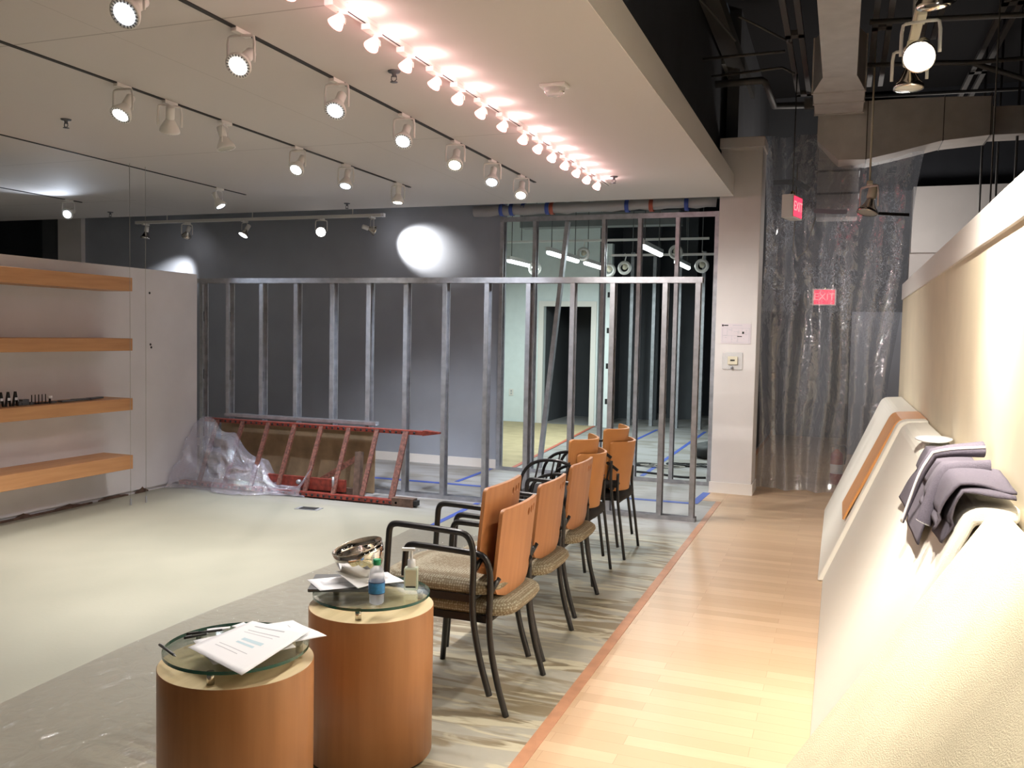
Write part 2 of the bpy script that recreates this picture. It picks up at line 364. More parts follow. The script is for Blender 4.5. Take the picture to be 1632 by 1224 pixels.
# ------------------------------------------------------------ the setting
struct('floor', MB().bb(-12.5, -1.06, -3, 18, -.2, 0), 'glue_floor')
struct('floor_wood', MB().bb(-1.01, 3.2, -3, 18, -.2, 0.0).bb(-1.2, -1.01, 8.5, 9.42, -.2, .002), 'planks')
struct('trim_1', MB().bb(-1.06, -1.01, -3, 8.5, -.05, .003).bb(-1.06, -1.01, 9.42, 18, -.05, .0005), 'edge_strip')
struct('floor_tan', MB().poly([(-5.68, 9.56, .002), (-3.52, 9.56, .002), (-3.92, 14.7, .002), (-5.68, 14.7, .002)], [(0, 1, 2, 3)]), 'tan_floor', solid=.002)
struct('ceiling', MB().bb(-11.2, -1.04, -2.6, 8.86, 2.93, 3.14), 'ceiling')
struct('trim_ceiling_edge', MB().bb(-1.0405, -1.036, -2.6, 8.86, 2.931, 3.14), 'cap_white')
struct('ceiling_deck', MB().bb(-12.5, 3.2, -3, 9.2, 4.9, 5.0), 'black_void')
struct('wall_behind', MB().bb(-12.5, 3.2, -3.2, -3, -.2, 5), 'white_paint')
struct('wall_far_left', MB().bb(-12.7, -12.5, -3, 18, -.2, 5), 'dark_wall')
struct('wall_plenum', MB().bb(-1.32, -1.24, -2.6, 10.6, 3.14, 4.9), 'dark_wall')
# partition with the shelves
struct('wall_left', MB().bb(-6.25, -6.08, .8, 7.25, 0.035, 2.085).bb(-6.24, -6.1, .8, 7.25, 0, .035), 'partition')
# grey wall, its white base and the two pale columns on its left
struct('wall_back', MB().bb(-9.84, -3.66, 9.47, 9.6, 0, 4.9), 'grey_wall')
struct('wall_back_dark', MB().bb(-12.5, -9.84, 9.9, 10, 0, 4.9), 'dark_wall')
struct('baseboard_back', MB().bb(-9.8, -3.66, 9.455, 9.47, 0, .10), 'cap_white')
struct('wall_pilaster_white', MB().bb(-10.26, -9.84, 9.4, 9.6, 0, 3.3), 'white_paint')
struct('wall_pilaster_grey', MB().bb(-10.66, -10.26, 9.5, 9.6, 0, 3.3), 'dark_grey')
# column right of the frame
col = MB().bb(-1.185, -.785, 9.0, 9.4, 0, 3.42).bb(-1.20, -.77, 8.985, 9.41, 3.42, 3.52)
struct('wall_column', col, 'white_paint', bevel=.006)
struct('baseboard_column', MB().bb(-1.197, -.773, 8.985, 9.0, 0, .11).bb(-.785, -.773, 9.0, 9.4, 0, .11), 'cap_white')
# right wall
struct('wall_right', MB().bb(.53, .68, -3, 9.2, 0, 1.95), 'right_wall')
struct('trim_wall_right_cap', MB().bb(.518, .69, -3, 9.2, 1.95, 2.10), 'cap_white', bevel=.004)
# space behind the right wall and behind the plastic
struct('wall_far_right', MB().bb(3.2, 3.4, -3, 18, 0, 5), 'dark_wall')
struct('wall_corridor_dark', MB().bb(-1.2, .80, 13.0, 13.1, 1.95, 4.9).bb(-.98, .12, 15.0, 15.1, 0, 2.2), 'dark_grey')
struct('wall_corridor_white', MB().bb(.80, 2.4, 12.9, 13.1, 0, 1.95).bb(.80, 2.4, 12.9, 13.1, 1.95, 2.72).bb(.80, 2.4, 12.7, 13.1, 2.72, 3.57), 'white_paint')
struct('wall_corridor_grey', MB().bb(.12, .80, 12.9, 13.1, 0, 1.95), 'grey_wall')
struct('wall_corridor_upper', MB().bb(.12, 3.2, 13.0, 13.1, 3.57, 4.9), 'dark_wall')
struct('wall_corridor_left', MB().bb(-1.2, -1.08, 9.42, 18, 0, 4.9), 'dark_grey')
struct('ceiling_deck_rear', MB().bb(-12.5, -1.2, 9.2, 18, 4.3, 4.4), 'conc_ceiling')
struct('ceiling_deck_right', MB().bb(-1.2, 3.2, 9.2, 18, 4.9, 5.0), 'black_void')
struct('wall_end', MB().bb(-12.5, 3.2, 17.9, 18, 0, 4.9), 'dark_wall')
# white room behind the frame, with its doorway
wb = MB().bb(-5.7, -4.90, 14.75, 14.87, 0, 4.3).bb(-4.04, -3.92, 14.75, 14.87, 0, 4.3).bb(-4.9, -4.04, 14.75, 14.87, 2.05, 4.3).bb(-5.82, -5.7, 9.6, 14.87, 0, 4.3)
struct('wall_white_room', wb, 'back_white')
struct('trim_doorway', MB().bb(-4.99, -4.90, 14.725, 14.75, 0, 2.14).bb(-4.04, -3.95, 14.725, 14.75, 0, 2.14).bb(-4.9, -4.04, 14.725, 14.75, 2.05, 2.14), 'cap_white')
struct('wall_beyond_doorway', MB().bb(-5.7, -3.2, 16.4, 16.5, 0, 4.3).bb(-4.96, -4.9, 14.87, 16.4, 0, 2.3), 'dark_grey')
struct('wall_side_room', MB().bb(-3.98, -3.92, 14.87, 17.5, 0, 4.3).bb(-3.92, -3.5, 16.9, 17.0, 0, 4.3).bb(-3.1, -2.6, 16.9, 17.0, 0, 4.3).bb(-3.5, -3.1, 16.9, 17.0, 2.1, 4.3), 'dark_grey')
for i, (x0, x1, y, z0, z1) in enumerate(((-5.0, -1.3, 11.0, 3.35, 3.6), (-4.6, -2.2, 12.6, 3.15, 3.35))):
    struct('ceiling_beam_%d' % (i+1), MB().bb(x0, x1, y, y+.25, z0, z1), 'conc_ceiling')

# floor tapes
def tape(a, b, wd, m, label, name='floor_tape', group=None, z=.002):
    o = MB().bar((*a, z), (*b, z), wd, .002).build(name, m); tag(o, label, 'tape', group); return o
tape((-3.03, 6.4), (-3.06, 7.42), .05, 'tape_blue', 'blue tape line on the floor left of the front chairs, running up to the frame')
tape((-3.71, 8.4), (-3.72, 9.4), .05, 'tape_blue', 'blue tape line running from the grey wall corner to the long tape')
tape((-6.0, 8.2), (-1.24, 8.3), .075, 'tape_blue', 'long blue tape line on the floor between the two stud frames')
tape((-1.24, 8.3), (-1.21, 8.95), .075, 'tape_blue', 'short blue tape line beside the column base')
tape((-2.03, 9.7), (-2.06, 14.8), .05, 'tape_blue', 'blue tape line in the back room, right one, behind the cables')
tape((-2.86, 9.7), (-2.84, 14.7), .05, 'tape_blue', 'blue tape line in the back room behind the farthest chairs')
tape((-3.52, 9.6), (-3.93, 14.7), .05, 'tape_red', 'red tape line along the edge of the tan floor in the back room', z=.006)

# ------------------------------------------------------------ stud frames
def stud_mesh(name, h, wd=.041, dp=.09, flip=1):
    """C-shaped metal stud: web + two flanges with lips"""
    b = MB(); x = wd/2*flip; b.bb(-wd/2, wd/2, -dp/2, -dp/2+.003, 0, h); b.bb(-wd/2, wd/2, dp/2-.003, dp/2, 0, h)
    b.bb(x-.003*flip, x, -dp/2, dp/2, 0, h)
    b.bb(-x, -x+.003*flip, -dp/2, -dp/2+.012, 0, h); b.bb(-x, -x+.003*flip, dp/2-.012, dp/2, 0, h)
    for z in (.45, 1.05, 1.65):
        if z < h-.1: b.bb(x-.006*flip, x+.001*flip, -.02, .02, z-.05, z+.05, mi=1)
    return b.mesh(name, ['steel', 'black'])
fr = thing('stud_frame', (-3.7, 7.5, 0), 'low freestanding metal stud frame standing behind the chairs and the red ladder', 'frame')
sm = stud_mesh('stud', 2.03, flip=-1)
for x in (-6.2, -5.87, -5.465, -5.06, -4.645, -4.245, -3.848, -3.447, -3.03, -2.63, -2.22, -1.862, -1.41, -1.135): inst('stud', sm, fr, (x+3.7, 0, .02))
MB().bb(-2.58, 2.6, -.046, .046, 2.055, 2.058).bb(-2.58, 2.6, -.047, -.044, 2.008, 2.058).bb(-2.58, 2.6, .044, .047, 2.008, 2.058).build('top_track', 'steel', fr)
MB().bb(-2.58, 2.6, -.046, .046, 0, .003).bb(-2.58, 2.6, -.047, -.044, 0, .035).bb(-2.58, 2.6, .044, .047, 0, .035).build('bottom_track', 'steel', fr)
fr2 = thing('stud_frame', (-2.4, 9.43, 0), 'tall metal stud frame closing the opening between grey wall and column', 'frame')
sm2 = stud_mesh('stud', 2.86, flip=-1)
for x in (-3.64, -3.25, -2.46, -2.064, -1.661, -1.255): inst('stud', sm2, fr2, (x+2.4, 0, .005))
MB().bb(-1.26, 1.19, -.046, .046, 2.86, 2.863).bb(-1.26, 1.19, -.047, -.044, 2.81, 2.863).build('top_track', 'steel', fr2)
MB().bb(-1.26, 1.19, -.046, .046, 0, .003).bb(-1.26, 1.19, -.047, -.044, 0, .04).build('bottom_track', 'steel', fr2)
o = MB().bar((-3.145, 9.42, .05), (-2.875, 9.42, 2.80), .045, .07, up=(0, 1, 0)).build('metal_stud', 'steel'); tag(o, 'loose metal stud leaning slanted in the tall frame', 'stud')
for i, (x, y) in enumerate(((-3.43, 15.16), (-3.07, 15.3), (-2.61, 15.18), (-2.21, 15.14))):
    o = thing('metal_stud', (x, y, 0), ['first', 'second', 'third', 'fourth'][i]+' bright far stud from the left in the dark back room', 'stud', 'far studs in the back room')
    MB().bb(-.03, .03, -.045, -.04, 0, 3.0).bb(.027, .03, -.045, .045, 0, 3.0).bb(-.03, .03, .04, .045, 0, 3.0).build('web', 'steel', o)
o = thing('metal_stud', (-3.70, 14.62, 0), 'perforated end stud standing at the corner of the white room', 'stud')
b = MB().bb(-.05, .05, -.05, -.045, 0, 3.1).bb(.045, .05, -.05, .05, 0, 3.1); b.build('web', 'back_white', o)
b = MB()
for z in (.4, 1.0, 1.6, 2.2): b.bb(-.02, .02, -.053, -.049, z, z+.09)
b.build('punched_hole', 'black', o)

# roll of plastic with tape above the tall frame
ro_ = thing('plastic_roll', (-2.6, 9.33, 2.94), 'rolled up plastic sheet taped along the ceiling edge above the tall frame', 'plastic roll')
b = MB(); b.tube([(-1.36+.1*i, .01*math.sin(i*1.9), .006*math.sin(i*2.7)-.012+.0012*i) for i in range(28)], [.06+.005*math.sin(i*1.3) for i in range(28)], 12); b.build('plastic_film', 'plastic_roll', ro_)
for x, m in ((-3.62, 'tape_blue'), (-3.50, 'tape_blue'), (-3.36, 'tape_blue'), (-3.08, 'tape_blue'), (-3.03, 'tape_red'), (-2.19, 'tape_blue'), (-1.93, 'tape_red'), (-1.56, 'tape_blue')):
    o = MB().lathe([(.066, -.022), (.069, -.022), (.069, .022), (.066, .022)], n=14, mtx=Matrix.Translation((x+2.6, 0, -.002)) @ Matrix.Rotation(R(90), 4, 'Y')).build('tape_strip', m, ro_)
    o['label'] = 'red tape strip' if m == 'tape_red' else 'blue tape strip'

# ------------------------------------------------------------ shelves on the partition
for z0, z1, nm in ((1.852, 1.968, 'topmost'), (1.34, 1.446, 'second from top'), (.825, .928, 'third from top, with small hardware on it'), (.312, .432, 'lowest')):
    o = MB().bb(-6.08, -5.75, 2.2, 6.04, z0, z1).build('floating_shelf', 'shelf_wood', bevel=.003)
    tag(o, 'thick orange wood floating shelf on white partition, '+nm, 'shelf', 'floating shelves')
# damaged plaster along the base and two holes
b = MB()
rnd = random.Random(3)
y = 1.0
while y < 6.6:
    L_ = rnd.uniform(.08, .4); h = rnd.uniform(.02, .06); n = 9
    top = [(y+L_*i/n, .012+h*abs(math.sin(math.pi*i/n))*rnd.uniform(.4, 1)) for i in range(n+1)]
    pr = [(-6.0782, a, c) for a, c in top]+[(-6.0782, y+L_, .002), (-6.0782, y, .002)]
    b.poly(pr, [tuple(range(len(pr)))]); y += L_+rnd.uniform(.02, .35)
b.bb(-6.079, -6.065, .8, 5.9, 0, .016)
struct('baseboard_scar', b, 'brown', solid=.002)
b = MB()
for yy, zz in ((6.60, 1.865), (6.61, 1.384), (6.62, 1.357)):
    b.lathe([(0, 0), (.012, 0), (.011, .002), (0, .002)], n=9, mtx=Matrix.Translation((-6.08, yy, zz)) @ Matrix.Rotation(R(90), 4, 'Y'))
struct('trim_wall_holes', b, 'black')
# thin steel cables floor to ceiling
for i, (x, y) in enumerate(((-5.73, 5.99), (-5.70, 6.14))):
    o = thing('steel_cable', (x, y, 0), ['thin steel cable hanging in front of shelf ends', 'second thin steel cable just right of the shelf ends'][i], 'cable')
    MB().tube([(0, 0, .02), (0, 0, 2.93)], .0018, 6).build('wire', 'cable_grey', o); MB().lathe([(.008, 0), (.008, .05), (.003, .06)], n=8).build('anchor', 'steel', o)

# small hardware on the third shelf
Z3 = .9285
for i in range(4):
    o = thing('shelf_clip', (-5.86, 4.78+i*.062, Z3), '%s of four black and white brackets standing on the left of the shelf' % ['leftmost', 'second', 'third', 'rightmost'][i], 'bracket', 'standing brackets on the shelf')
    MB().bar((0, -.02, 0), (0, .0, .11), .02, .008).bar((0, .02, 0), (0, .0, .11), .02, .008).build('blade', 'black', o)
    MB().bar((0, -.012, .055), (0, .012, .055), .022, .02).build('bolt', 'plastic_white', o)
small = [('hinge_block', 5.03, .06, .045), ('hinge_block', 5.10, .04, .02), ('steel_bracket', 5.00, .03, .03), ('steel_bracket', 5.30, .05, .015)]
for i, (n_, y, L_, h) in enumerate(small):
    o = MB().bb(-5.9, -5.86, y, y+L_, Z3, Z3+h).bb(-5.91, -5.85, y-.01, y+L_*.5, Z3, Z3+h*.5).build(n_, 'steel_dark', bevel=.002)
    tag(o, ['dark metal block on the shelf right of the standing brackets', 'flat dark metal piece beside the first block on shelf', 'dark bracket just left of the upright pins', 'low dark bracket just right of the upright pins'][i], 'bracket')
for i in range(5):
    o = MB().tube([(-5.87, 5.12+i*.032, Z3), (-5.87, 5.12+i*.032, Z3+.075)], .004, 6).bb(-5.885, -5.855, 5.11+i*.032, 5.132+i*.032, Z3, Z3+.012).build('upright_pin', 'black')
    tag(o, '%s of five thin black pins standing on the shelf' % ['leftmost', 'second', 'middle', 'fourth', 'rightmost'][i], 'pin', 'pins on the shelf')
o = thing('spool', (-5.85, 5.27, Z3), 'small black and white knob standing right of the pins on shelf', 'knob'); MB().lathe([(.008, 0), (.008, .04)], n=8).build('stem', 'black', o); MB().lathe([(0, .04), (.018, .04), (.018, .06), (0, .06)], n=12).build('knob_cap', 'plastic_white', o)
for i, (y, a) in enumerate(((5.46, .1), (5.60, -.08), (5.74, .2))):
    o = MB().box((-5.87, y, Z3+.008+.003*i), (.05, .17, .014), (0, 0, a)).build('flat_plate', 'steel_dark', bevel=.002)
    tag(o, ['flat dark metal plate on shelf, left one', 'flat dark metal plate on shelf, middle one', 'flat dark metal plate nearest the shelf end'][i], 'plate')

# ------------------------------------------------------------ ladder, board, heap of plastic
lad = thing('step_ladder', (-4.75, 7.1, 0), 'red paint-spattered stepladder lying on its side against the stud frame', 'ladder')
LX = 4.75; LY = -7.1
def lad_rail(y, z, x0, x1, th, nm):
    b = MB(); a0 = R(25)
    b.bar((x0, y, z), (x1, y, z), .07, .012, up=(0, 0, 1)); b.bar((x0, y-.035, z-.012), (x1, y-.035, z-.012), .006, .036); b.bar((x0, y+.035, z-.012), (x1, y+.035, z-.012), .006, .036)
    return b.build(nm, 'red_frame', lad)
lad_rail(LY+7.33, .635, -1.27, 1.20, 0, 'rail'); lad_rail(LY+6.99, .045, -1.3, 1.14, 0, 'rail')
for (z, y), rl in zip(((.622, 7.292), (.032, 6.952)), children(lad)[:2]):
    b = MB()
    for i in range(38): b.lathe([(0, 0), (.012, 0), (.012, .002), (0, .002)], n=7, mtx=Matrix.Translation((-1.2+i*.062, LY+y, z)) @ Matrix.Rotation(R(90), 4, 'X'))
    b.build('rail_holes', 'black', rl)

MB().bb(1.05, 1.26, LY+6.95, LY+7.04, .0, .075).build('foot', 'brown', lad); MB().bb(1.2, 1.29, LY+6.96, LY+7.03, .015, .06).build('foot', 'black', lad)
MB().poly([(1.18, LY+7.29, .60), (1.34, LY+7.31, .625), (1.34, LY+7.35, .625), (1.18, LY+7.37, .60), (1.18, LY+7.29, .65), (1.34, LY+7.31, .64), (1.34, LY+7.35, .64), (1.18, LY+7.37, .65)], [(0, 1, 2, 3), (4, 5, 6, 7), (0, 1, 5, 4), (2, 3, 7, 6), (1, 2, 6, 5), (0, 3, 7, 4)]).build('rail_tip', 'red_frame', lad)
for i in range(8):
    x = -1.107+.302*i; MB().bar((x, LY+7.3, .63), (x+.015, LY+6.99, .03), .055 if i == 7 else .042, .02, up=(0, 1, 0)).build('rung', 'rung', lad)
MB().bar((.18, LY+7.1, .12), (.55, LY+7.22, .37), .05, .05).build('brace', 'rung', lad)
MB().bar((.56, LY+7.23, .42), (.60, LY+7.12, .02), .06, .06).build('brace', 'brown', lad)
MB().bb(-.35, .5, LY+7.06, LY+7.1, .06, .17).build('side_plate', 'red_frame', lad)
MB().bb(-.3, .56, LY+7.12, LY+7.16, .02, .09).build('side_plate', 'brown', lad)
MB().lathe([(0, 0), (.022, 0), (.022, .03), (0, .03)], n=10, mtx=Matrix.Translation((.04, LY+7.03, .13)) @ Matrix.Rotation(R(90), 4, 'X')).tube([(.4, LY+7.03, .09), (.4, LY+7.03, .2)], .012, 8).build('bolt', 'steel', lad)
o = MB().bar((-5.03, 7.42, .005), (-5.03, 7.44, .62), 1.78, .02, up=(0, 1, 0)).build('cardboard_sheet', 'plywood'); tag(o, 'brown sheet standing behind the red ladder', 'board')
o = MB().bb(-5.85, -4.11, 7.38, 7.385, .655, .69).bb(-5.85, -4.11, 7.38, 7.45, .655, .658).bb(-5.85, -4.11, 7.445, 7.45, .655, .69).build('metal_track', 'steel'); tag(o, 'loose metal track lying along the top of the ladder', 'track')

def heap(u, v):
    X0 = -6.03+1.44*u; X1 = -5.98+1.25*u
    zt = .66*(1-u)**.75 if u < .3 else .66*(.7**.75)*(1-(u-.3)/.7)**1.3
    zt = max(zt, .03)+.03*math.sin(u*23)
    yb = 6.74+.08*math.sin(u*9)+.15*u; s = v
    p = Vector((X0+(X1-X0)*s, yb+(7.22-yb)*s**.9, zt*s**.8))
    rid = abs(noise.noise(Vector((u*7, v*3, 1))))*.13+abs(noise.noise(Vector((u*15+v*6, v*5, 4))))*.07
    env = math.sin(math.pi*min(1, v*1.05))**.6 if v < .95 else .2
    p += Vector((.3*noise.noise(Vector((u*6, v*4, 9)))*.3, -rid*env, rid*.5*env))
    p.z = max(p.z, .004+.03*abs(noise.noise(Vector((u*20, v*9, 2))))); return p
o = MB().grid(heap, 70, 34).build('plastic_sheet', 'plastic_milky'); tag(o, 'crumpled clear plastic sheet heaped over the left end of the ladder', 'plastic sheet')
def flap(u, v):
    a = Vector((-5.05+.33*u, 6.88+.05*u, .01)); p = a+Vector((.10*v*(1 if u > .5 else -1)+.05, .1*v, .30*v*(1-.75*math.sin(math.pi*u))+.0))
    p.y += .04*noise.noise(Vector((u*5, v*5, 0))); return p
o = MB().grid(flap, 14, 10).build('plastic_scrap', 'plastic_milky'); tag(o, 'small pointed plastic scrap in front of the ladder rungs', 'plastic sheet')
# floor box
o = thing('floor_box', (-4.28, 6.53, 0), 'small open black floor box in front of the ladder', 'floor box', rz=.1)
MB().bb(-.11, .11, -.06, .06, .0, .004).build('cover_plate', 'steel', o); MB().bb(-.075, .075, -.045, .045, .004, .007).build('opening', 'black', o)

# ------------------------------------------------------------ chairs
def back_panel(w_, h_, sag, curve, holes, th=.013, flare=0):
    """wooden back: outline with rounded corners and a U-shaped lower edge, bent round a vertical axis; origin bottom centre, faces -X"""
    cu = bpy.data.curves.new('bp', 'CURVE'); cu.dimensions = '2D'; cu.fill_mode = 'BOTH'; cu.extrude = th/2; cu.bevel_depth = .0015; cu.resolution_u = 1
    def spl(pts):
        s = cu.splines.new('POLY'); s.points.add(len(pts)-1)
        for q, (x, y) in zip(s.points, pts): q.co = (x, y, 0, 1)
        s.use_cyclic_u = True
    w2 = w_/2; pts = []; rc = .022
    for i in range(13):                      # lower edge
        t = -1+2*i/12; pts.append((t*(w2-.025), -sag*(1-t*t)))
    pts += [(w2-.012, .015), (w2-.002, .04)]
    for i in range(7): a = math.pi/2*i/6; pts.append((w2-rc+rc*math.cos(a), h_-rc+rc*math.sin(a)))
    for i in range(1, 10): t = 1-2*i/10; pts.append((t*(w2-rc), h_+.004*(1-t*t)))
    for i in range(7): a = math.pi/2+math.pi/2*i/6; pts.append((-w2+rc+rc*math.cos(a), h_-rc+rc*math.sin(a)))
    pts += [(-w2+.002, .04), (-w2+.012, .015)]
    spl(pts)
    for hx, hz, hr in holes: spl([(hx+hr*math.cos(-a*math.pi/7), hz+hr*1.25*math.sin(-a*math.pi/7)) for a in range(14)])
    t = bpy.data.objects.new('t', cu); C.objects.link(t); me = bpy.data.meshes.new_from_object(t.evaluated_get(bpy.context.evaluated_depsgraph_get())); bpy.data.objects.remove(t)
    bm = bmesh.new(); bm.from_mesh(me)
    for i in range(1, 24):
        xx = -w2+w_*i/24; bmesh.ops.bisect_plane(bm, geom=bm.verts[:]+bm.edges[:]+bm.faces[:], plane_co=(xx, 0, 0), plane_no=(1, 0, 0))
    for v in bm.verts:
        y, z, x = v.co.x, v.co.y, v.co.z; t = y/w2
        # ends wrap forward (-X), upper edge flares a little
        v.co = Vector((x-curve*t*t*(1+flare*max(0, z/h_-.6)), y, z))
    me.clear_geometry(); bm.to_mesh(me); bm.free(); return me
def cushion(b, x0, x1, w_, z0, z1, crown=.012):
    n = 40; cx = (x0+x1)/2; a = (x1-x0)/2; c = w_/2
    def ring(s, z):
        out = []
        for k in range(n):
            t = 2*math.pi*k/n; ct, st = math.cos(t), math.sin(t); e = .42
            out.append((cx+s*a*math.copysign(abs(ct)**e, ct), s*c*math.copysign(abs(st)**e, st), z))
        return out
    h = z1-z0; lv = [(.80, z0), (.95, z0+.1*h), (1, z0+.45*h), (.985, z0+.72*h), (.93, z0+.93*h), (.82, z1+.2*crown), (.5, z1+.8*crown), (.2, z1+crown)]
    vs = []; fs = []
    for s, z in lv: vs += ring(s, z)
    for i in range(len(lv)-1):
        for k in range(n): fs.append((i*n+k, i*n+(k+1) % n, (i+1)*n+(k+1) % n, (i+1)*n+k))
    vs.append((cx, 0, z1+crown)); vs.append((cx, 0, z0)); m1 = len(vs)-2
    for k in range(n): fs.append(((len(lv)-1)*n+k, (len(lv)-1)*n+(k+1) % n, m1)); fs.append(((k+1) % n, k, m1+1))
    b.poly(vs, fs, smooth=True)
def smooth_path(pts, rep=2):
    for _ in range(rep):
        q = [pts[0]]
        for a, b in zip(pts[:-1], pts[1:]):
            a, b = Vector(a), Vector(b); q += [a*.75+b*.25, a*.25+b*.75]
        q.append(pts[-1]); pts = [Vector(p) for p in q]
    return pts
def armchair(label, group):
    t = thing('armchair', (0, 0, 0), label, 'chair', group)
    for s in (-1, 1):
        y = s*.24
        MB().tube(smooth_path([(0, y, .0), (-.045, y, .14), (-.078, y, .30), (-.082, y, .42)], 2), .0135, 10).build('leg', 'black_metal', t)
        MB().tube([(-.505, y, 0), (-.478, y, .39)], .0135, 10).build('leg', 'black_metal', t)
        MB().tube(smooth_path([(-.082, y, .40), (-.078, y, .52), (-.082, y, .60), (-.11, y, .652), (-.17, y, .657), (-.40, y, .665), (-.445, y, .664), (-.462, y, .645), (-.466, y, .60), (-.478, y, .38)], 2), .0135, 10).build('armrest', 'black_metal', t)
    MB().tube([(-.47, -.225, .385), (-.47, .225, .385)], .011, 8).tube([(-.085, -.225, .385), (-.085, .225, .385)], .011, 8).bar((-.48, -.225, .385), (-.085, -.225, .385), .02, .03).bar((-.48, .225, .385), (-.085, .225, .385), .02, .03).build('seat_frame', 'black_metal', t)
    for s in (-1, 1): MB().tube([(-.08, s*.235, .50), (-.062, s*.19, .55)], .012, 8).build('back_bracket', 'black_metal', t)
    b = MB(); cushion(b, -.53, .010, .47, .392, .455, .014); b.build('seat', 'fabric', t)
    me = back_panel(.42, .355, .032, .022, [(.060, .308, .015), (.104, .310, .0155), (.148, .312, .0155)]); me.materials.clear(); me.materials.append(M['orange_wood'])
    inst('backrest', me, t, (-.060, 0, .480), (0, R(5.5), 0)); return t
def curved_chair(label, group):
    t = thing('armchair', (0, 0, 0), label, 'chair', group)
    for s in (-1, 1):
        y = s*.225
        MB().tube(smooth_path([(0, y, 0), (-.03, y, .22), (-.062, y, .44), (-.06, y, .60)], 1), .0105, 8).build('leg', 'black_metal', t)
        MB().tube([(-.46, y, 0), (-.43, y, .42)], .0105, 8).build('leg', 'black_metal', t)
        b = MB(); b.tube(smooth_path([(-.43, y, .42), (-.44, y, .55), (-.38, y, .65), (-.27, y, .685), (-.15, y, .68), (-.06, y, .62)], 2), .0105, 8)
        for k in (0, 1, 2): x = -.36+.1*k; b.tube([(x, y, .45), (x+.045, y, .665+.012*(k > 0))], .006, 6)
        b.build('armrest', 'black_metal', t)
    b = MB(); cushion(b, -.49, -.02, .44, .395, .465, .008); b.build('seat', 'chair_black', t)
    MB().tube([(-.44, -.21, .395), (-.44, .21, .395)], .01, 8).tube([(-.06, -.21, .395), (-.06, .21, .395)], .01, 8).build('seat_frame', 'black_metal', t)
    me = back_panel(.44, .345, .0, .085, [], flare=.9); me.materials.clear(); me.materials.append(M['orange_ply'])
    inst('backrest', me, t, (-.045, 0, .462), (0, R(7), 0)); return t
a0 = armchair('wooden-backed armchair with dotted beige seat, nearest, bottom of the front stack', 'wood-back armchairs'); ka = kidmap(a0)
a0.location = (-1.217, 3.53, 0)
a1 = copy_tree(a0, ka); a1.location = (-1.28, 3.50, .088); a1['label'] = 'wooden-backed armchair stacked on top of the nearest chair, bright seat showing'
a2 = copy_tree(a0, ka); a2.location = (-1.272, 4.17, 0); a2['label'] = 'single wooden-backed armchair, second place from the round tables'
a3 = copy_tree(a0, ka); a3.location = (-1.315, 4.855, 0); a3['label'] = 'single wooden-backed armchair, third place, narrow in view'
c0 = curved_chair('black-seated chair with curved orange back, lower of the fourth place stack', 'curved-back chairs'); kc = kidmap(c0)
c0.location = (-1.385, 5.47, 0)
c1 = copy_tree(c0, kc); c1.location = (-1.43, 5.44, .09); c1['label'] = 'curved orange back chair stacked on top at the fourth place'
c2 = copy_tree(c0, kc); c2.location = (-1.358, 6.2, 0); c2['label'] = 'black-seated chair with curved orange back, lower of the farthest stack'
c3 = copy_tree(c0, kc); c3.location = (-1.40, 6.17, .09); c3['label'] = 'curved orange back chair on top of the farthest stack'
for i, (x, y, z) in enumerate(((-1.50, 4.17, .478), (-1.55, 4.85, .478))):
    b = MB()
    def pad(u, v, x=x, y=y, z=z): return Vector((x-.2+.36*u-.05*abs(v-.5)*u, y-.17+.34*v, z-.012+.004*math.sin(u*7+v*3)+.004*u))
    o = b.grid(pad, 10, 8).build('plastic_bag', 'plastic_white', solid=.004); tag(o, ['white plastic lying on the seat of the second chair', 'white plastic lying on the seat of the third chair'][i], 'plastic')

# ------------------------------------------------------------ round drum tables
def drum(x, y, label):
    t = thing('drum_table', (x, y, 0), label, 'table', 'round drum tables')
    MB().lathe([(.210, 0), (.210, .02)], n=48).build('plinth', 'black', t)
    b = MB(); b.lathe([(.2, .018), (.226, .018), (.226, .553), (.2245, .555)], n=72); b.build('drum', 'drum_wood', t)
    MB().lathe([(.2245, .555), (0, .555)], n=72, smooth=False).build('top_disc', 'maple', t)
    for a in (-75, 45, 165):
        MB().lathe([(.0, .555), (.011, .555), (.011, .592), (0, .592)], (.185*math.cos(R(a)), .185*math.sin(R(a)), 0), n=16).build('standoff', 'chrome', t)
    MB().lathe([(0, .592), (.2115, .592), (.2115, .602), (0, .602)], n=72, smooth=False, mis=[0, 1, 0]).build('glass_top', ['glass', 'glass_edge'], t); return t
drum(-1.665, 2.163, 'nearest round orange drum table, with loose white papers on its glass')
drum(-1.574, 2.815, 'round orange drum table beside the chairs, with bottle and bowl on its glass')
G = .6025
def paper(pts, z, label, name='paper_sheet', lift=None, m='paper', th=.0006, ink=None):
    """quad sheet from 4 floor-plan corners with per-corner lift"""
    t = thing(name, (pts[0][0], pts[0][1], z), label, 'paper')
    lift = lift or (0, 0, 0, 0); P = [Vector((p[0]-pts[0][0], p[1]-pts[0][1], l)) for p, l in zip(pts, lift)]
    def S(u, v, dz=0):
        q = (P[0]*(1-u)+P[1]*u)*(1-v)+(P[3]*(1-u)+P[2]*u)*v; return q+Vector((0, 0, .0015*math.sin(u*6)*math.sin(v*5)+.001+dz))
    MB().grid(S, 12, 12).build('sheet', m, t, solid=th)
    for k, (u0, u1, v0, v1, mm) in enumerate(ink or []):
        MB().grid(lambda a, b_: S(u0+(u1-u0)*a, v0+(v1-v0)*b_, .0006), 3, 1).build('printing', mm, t)
    return t
paper([(-1.80, 2.13), (-1.62, 2.0), (-1.49, 2.21), (-1.68, 2.36)], G+.001, 'white printed sheet under the top page on the nearest drum table', lift=(.002, 0, 0, .0), ink=[(.2, .8, .8, .83, 'ink')])
